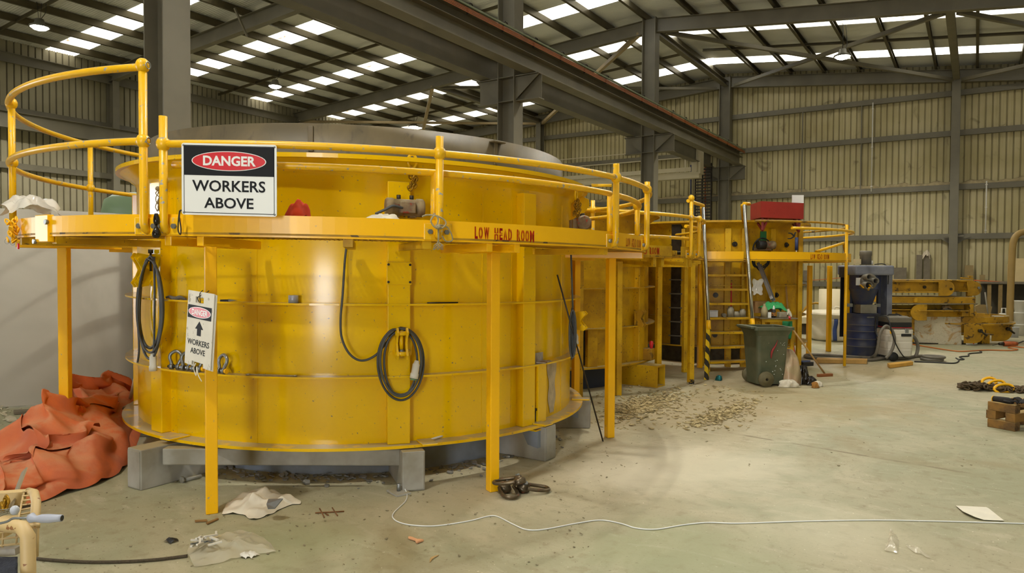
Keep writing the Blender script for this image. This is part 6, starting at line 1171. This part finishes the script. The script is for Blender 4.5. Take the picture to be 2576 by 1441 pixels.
for a, b in (((793, 1292), (866, 1288)), ((804, 1281), (816, 1303)), ((836, 1279), (849, 1299)), ((818, 1293), (826, 1298))): m.cyl(G(*a) + Vector((0, 0, .006)), G(*b) + Vector((0, 0, .006)), .0045, seg=6)
m.build('mesh_offcut', RB_, label='small rusty reinforcing mesh offcut on the floor', cat='offcut')
p, q = G(462, 1213), G(506, 1203); t = thing('bolt', 'grey bolt lying under the cross bar of the mould base', 'bolt', p); MB().cyl(p + Vector((0, 0, .02)), q + Vector((0, 0, .02)), .014, seg=10).build('shank', BASEG, t); MB().cyl(p + Vector((0, 0, .022)), p + (p - q).normalized() * .02 + Vector((0, 0, .022)), .026, seg=6).build('bolt_head', BASEG, t)
# plastic bags
SACK = mat('dirty_white_sack', (226, 218, 198), .6, 0, .08, 6)
def sheet(pts_px, h, seed, m, name, lab, cat, solid=0, n=46, kids=None):       # crumpled sheet filling an outline on the floor
    P_ = [G(*p) for p in pts_px]; c_ = sum(P_, Vector()) / len(P_); r = random.Random(seed); ph = [r.uniform(0, 6) for _ in range(6)]; L = len(P_)
    def f(u, v):
        a = u * L; i = int(a) % L; fr = a - int(a); e = P_[i].lerp(P_[(i + 1) % L], fr); d = e - c_; rr_ = 1 - v; p = c_ + d * rr_; e_ = (1 - rr_ ** 2.2)
        z = .006 + h * e_ * (.25 + .55 * rgd(p.x * 17 + p.y * 6 + ph[0]) + .45 * rgd(p.y * 19 - p.x * 9 + ph[1]) + .2 * rgd(p.x * 41 + ph[2]) * rgd(p.y * 37 + ph[3])) * .8 + .012 * rgd(p.x * 29 + ph[4]) * rgd(p.y * 31 + ph[5]); return Vector((p.x, p.y, z))
    return MB().grid(n * 2, n // 2, f, closed_u=True).build(name, m, label=lab, cat=cat, fix=False, solid=solid)
sheet([(558, 1295), (568, 1272), (580, 1263), (598, 1252), (615, 1243), (640, 1235), (668, 1232), (700, 1240), (712, 1248), (735, 1250), (757, 1262), (757, 1270), (735, 1270), (705, 1282), (690, 1292), (664, 1302), (640, 1310), (625, 1306), (612, 1296), (590, 1294)], .10, 4, SACK, 'torn_sack', 'torn dirty white sack on the floor right of the nearest leg', 'bag')
p = G(690, 1262, .12); MB().prism([p + Vector(v) for v in ((-.06, 0, .0), (.06, .02, .02), (.045, -.03, -.03), (.0, -.05, -.035), (-.04, -.03, -.02))], (0, 0, .008)).build('steel_shard', GALV, label='grey broken shard poking out of the torn white sack', cat='shard')
sheet([(470, 1390), (480, 1368), (510, 1355), (560, 1345), (600, 1337), (640, 1342), (680, 1368), (690, 1382), (695, 1392), (660, 1394), (620, 1400), (590, 1408), (545, 1420), (490, 1428), (484, 1418)], .055, 8, FILMC, 'clear_bag', 'clear dusty plastic bag spread on the floor at the lower left', 'bag')
t = thing('plastic_offcuts', 'white plastic spacer offcuts spilling from the clear bag', 'offcuts', G(515, 1385)); rr = random.Random(6)
for i in range(16): a = rr.uniform(0, PI); p = G(rr.uniform(488, 545), rr.uniform(1366, 1398)) + Vector((0, 0, .05 + rr.uniform(0, .03))); d = Vector((math.cos(a), math.sin(a), rr.uniform(-.3, .3))) * rr.uniform(.02, .045); MB().beam(p - d, p + d, .012, .009).build('spacer', WHITEP if i % 4 else GALV, t)
for i, (px, py) in enumerate(((618, 1400), (632, 1398))): m = MB(); p = G(px, py); crumple(m, p, .07, .05, .03, 40 + i, 8, 8); m.build('white_scrap', WHITEP, label=('white scrap at the front hem of the clear bag, left', 'white scrap at the front hem of the clear bag, right')[i], cat='scrap')
sheet([(2225, 1388), (2228, 1375), (2235, 1352), (2237, 1336), (2242, 1334), (2255, 1348), (2262, 1362), (2261, 1378), (2258, 1394), (2245, 1390)], .025, 12, FILMC, 'clear_wrap', 'crumpled clear wrap on the floor at the lower right', 'plastic', n=24)
sheet([(2278, 1373), (2300, 1373), (2314, 1384), (2330, 1395), (2342, 1405), (2330, 1404), (2318, 1395), (2304, 1394), (2290, 1384)], .012, 13, FILMC, 'clear_strip', 'strip of clear plastic right of the crumpled wrap', 'plastic', n=20)
pp = [G(*p) for p in ((2404, 1274), (2481, 1278), (2487, 1281), (2526, 1312), (2475, 1310), (2450, 1306), (2422, 1293))]; m = MB(); m.prism([p + Vector((0, 0, .006 + .012 * (i in (5, 6)))) for i, p in enumerate(pp)], (0, 0, .002)); m.build('white_card', mat('white_card', (232, 226, 208), .7, 0, .04, 8), label='torn white card lying on the floor beside the white cable', cat='card')
b0 = G(1028, 1355); b1 = G(1058, 1366); t = thing('paint_brush', 'small bare wooden brush handle lying on the floor', 'brush', (b0 + b1) / 2); u_ = (b1 - b0).normalized(); s_ = Vector((-u_.y, u_.x, 0)); BW = mat('pinkish_wood', (226, 168, 122), .6, 0, .06, 20); L_ = (b1 - b0).length
m = MB(); w_ = [(0, .006), (.15, .011), (.45, .009), (.66, .008), (.80, .022), (1, .027)]; m.prism([b0 + u_ * L_ * f + s_ * w + Vector((0, 0, .004)) for f, w in w_] + [b0 + u_ * L_ * f - s_ * w + Vector((0, 0, .004)) for f, w in reversed(w_)], (0, 0, .012)); m.build('handle', BW, t, bevel=.003)
m = MB().tube(smooth_path([G(1081, 1416), G(1086, 1406), G(1095, 1401), G(1104, 1397)], 5), [.002 + .010 * math.sin(PI * i / 15) for i in range(16)], 5); m.v = [Vector((v.x, v.y, max(.001, v.z * .4 + .003))) for v in m.v]; m.build('dry_leaf', mat('tan_leaf', (196, 162, 108), .8), label='curled tan leaf on the floor below the brush handle', cat='leaf')
m = MB(); p = G(431, 1363); crumple(m, p, .07, .05, .03, 51, 9, 8); m.build('dark_lump', BLACK, label='small dark rubber scrap on the floor left of the clear bag', cat='scrap')
for pts, lb in ((((490, 1312), (520, 1310), (522, 1313), (491, 1315)), 'brown wood sliver at the foot of the nearest leg'), (((518, 1318), (548, 1306), (550, 1308), (522, 1321)), 'second brown wood sliver right of the nearest leg foot')): m = MB(); m.prism([G(*p) + Vector((0, 0, .003)) for p in pts], (0, 0, .008)); m.build('wood_sliver', mat('brown_sliver', (150, 112, 62), .8) if 'brown_sliver' not in bpy.data.materials else bpy.data.materials['brown_sliver'], label=lb, cat='wood')
# swivel hoist rings at the foot of the second leg
BRZ = mat('oily_bronze_steel', (112, 98, 76), .35, .6, .2, 12, chip=(150, 84, 66), chip_t=.62, chip_s=18)
def hoist(px, py, a, z, lab, lean):
    p = G(px, py, z); u_ = Vector((math.cos(a), math.sin(a), 0)); s_ = Vector((-u_.y, u_.x, 0)); t = thing('hoist_ring', lab, 'hoist ring', p, 'hoist rings by the second leg'); o = p + Vector((0, 0, .045)); ax = (u_ * .25 + s_ * lean + Vector((0, 0, .75))).normalized(); MX = Vector((0, 0, 1)).rotation_difference(ax).to_matrix()
    MB().lathe(o, [(0, -.035), (.045, -.035), (.05, -.025), (.05, .0), (.040, .012), (.028, .016), (.028, .03), (0, .034)], 24, MX).build('swivel_body', BRZ, t)
    MB().lathe(o + ax * .034, [(0, .01), (.018, .01), (.020, 0)], 6, MX, smooth=False).build('bolt_head', GALV, t)
    q0 = o + u_ * .02; m = MB().tube(smooth_path([q0 + s_ * .055, q0 + u_ * .06 + s_ * .060 + Vector((0, 0, -.012)), q0 + u_ * .14 + s_ * .045 + Vector((0, 0, -.022)), q0 + u_ * .165 + Vector((0, 0, -.026)), q0 + u_ * .14 - s_ * .045 + Vector((0, 0, -.022)), q0 + u_ * .06 - s_ * .060 + Vector((0, 0, -.012)), q0 - s_ * .055], 5), .0135, 10); m.build('d_ring', BRZ, t)
aR = math.atan2(RT.y, RT.x)
hoist(1272, 1238, aR - 1.3, .0, 'dark hoist ring nearest the foot of the second leg', .3); hoist(1318, 1238, aR + .1, .0, 'dark hoist ring pointing right, in front of the pile', -.5); hoist(1305, 1222, aR + PI - .15, .06, 'dark hoist ring lying on top of the pile', -.2)
# loose flakes and grit
FLK = mat('pale_mortar_flake', (184, 168, 124), .85, 0, .12, 6); GRT = mat('grey_grit', (150, 140, 112), .85, 0, .2, 6)
def flakes(n, fn, smin, smax, seed, m, name, lab):
    rr = random.Random(seed); mb = MB()
    for i in range(n):
        p = fn(rr); 
        if p is None: continue
        s = rr.uniform(smin, smax) * (.6 + .6 * rr.random()); k = rr.choice((4, 5, 5, 6)); a0 = rr.uniform(0, 6); tl_ = (rr.uniform(-.35, .35), rr.uniform(-.35, .35)); th = s * rr.uniform(.12, .35); st = rr.uniform(.5, 1)
        poly = [Vector((s * rr.uniform(.6, 1) * math.cos(a0 + 2 * PI * j / k), s * st * rr.uniform(.6, 1) * math.sin(a0 + 2 * PI * j / k), 0)) for j in range(k)]
        z0_ = abs(tl_[0]) * s + abs(tl_[1]) * s; mb.prism([Vector((p.x + v.x, p.y + v.y, .002 + z0_ * .5 + v.x * tl_[0] + v.y * tl_[1])) for v in poly], (0, 0, th))
    return mb.build(name, m, label=lab, cat='debris', kind='stuff', fix=False)
def heap(rr):
    w = rr.random()
    if w < .55: px = rr.gauss(1625, 45); return G(px, rr.gauss(1020 - (px - 1625) * .22, 13))
    if w < .85: px = rr.gauss(1820, 42); return G(px, rr.gauss(1040 - (px - 1820) * .30, 9))
    return G(rr.uniform(1500, 1900), rr.uniform(970, 1085))
flakes(2600, heap, .008, .034, 1, FLK, 'mortar_flakes', 'broken pale mortar flakes scattered on the floor between the moulds and the bin')
def scat(rr):
    w = rr.random()
    if w < .40: p = G(rr.uniform(100, 1500), rr.uniform(1190, 1425))
    elif w < .7: p = G(rr.uniform(1480, 2500), rr.uniform(880, 1180) )
    elif w < .85: p = G(rr.uniform(1000, 1560), rr.uniform(1090, 1250))
    else: p = G(rr.uniform(0, 330), rr.uniform(1030, 1120))
    return p
flakes(650, scat, .003, .013, 2, GRT, 'floor_grit', 'small grit and chips scattered over the whole floor')
def under(rr): a = math.radians(rr.uniform(-110, 60)); r_ = rr.gauss(1.86, .10); return Vector((c1.x + r_ * math.cos(a), c1.y + r_ * math.sin(a), 0)) if r_ > 1.76 else None
flakes(500, under, .008, .035, 3, mat('grey_concrete_chip', (136, 134, 128), .85, 0, .15, 6), 'concrete_chips', 'grey concrete chips piled along the plinth under the front mould')
def wl(rr): return G(rr.uniform(-20, 150), rr.uniform(1024, 1075))
flakes(40, wl, .02, .07, 4, mat('pale_scrap', (206, 198, 172), .8), 'pale_scraps', 'pale scraps on the floor in front of the large pale tank')
plank([(35, 1044), (125, 1038), (122, 1033), (34, 1038)], .03, WBD, 'grey board on the floor in front of the large pale tank')
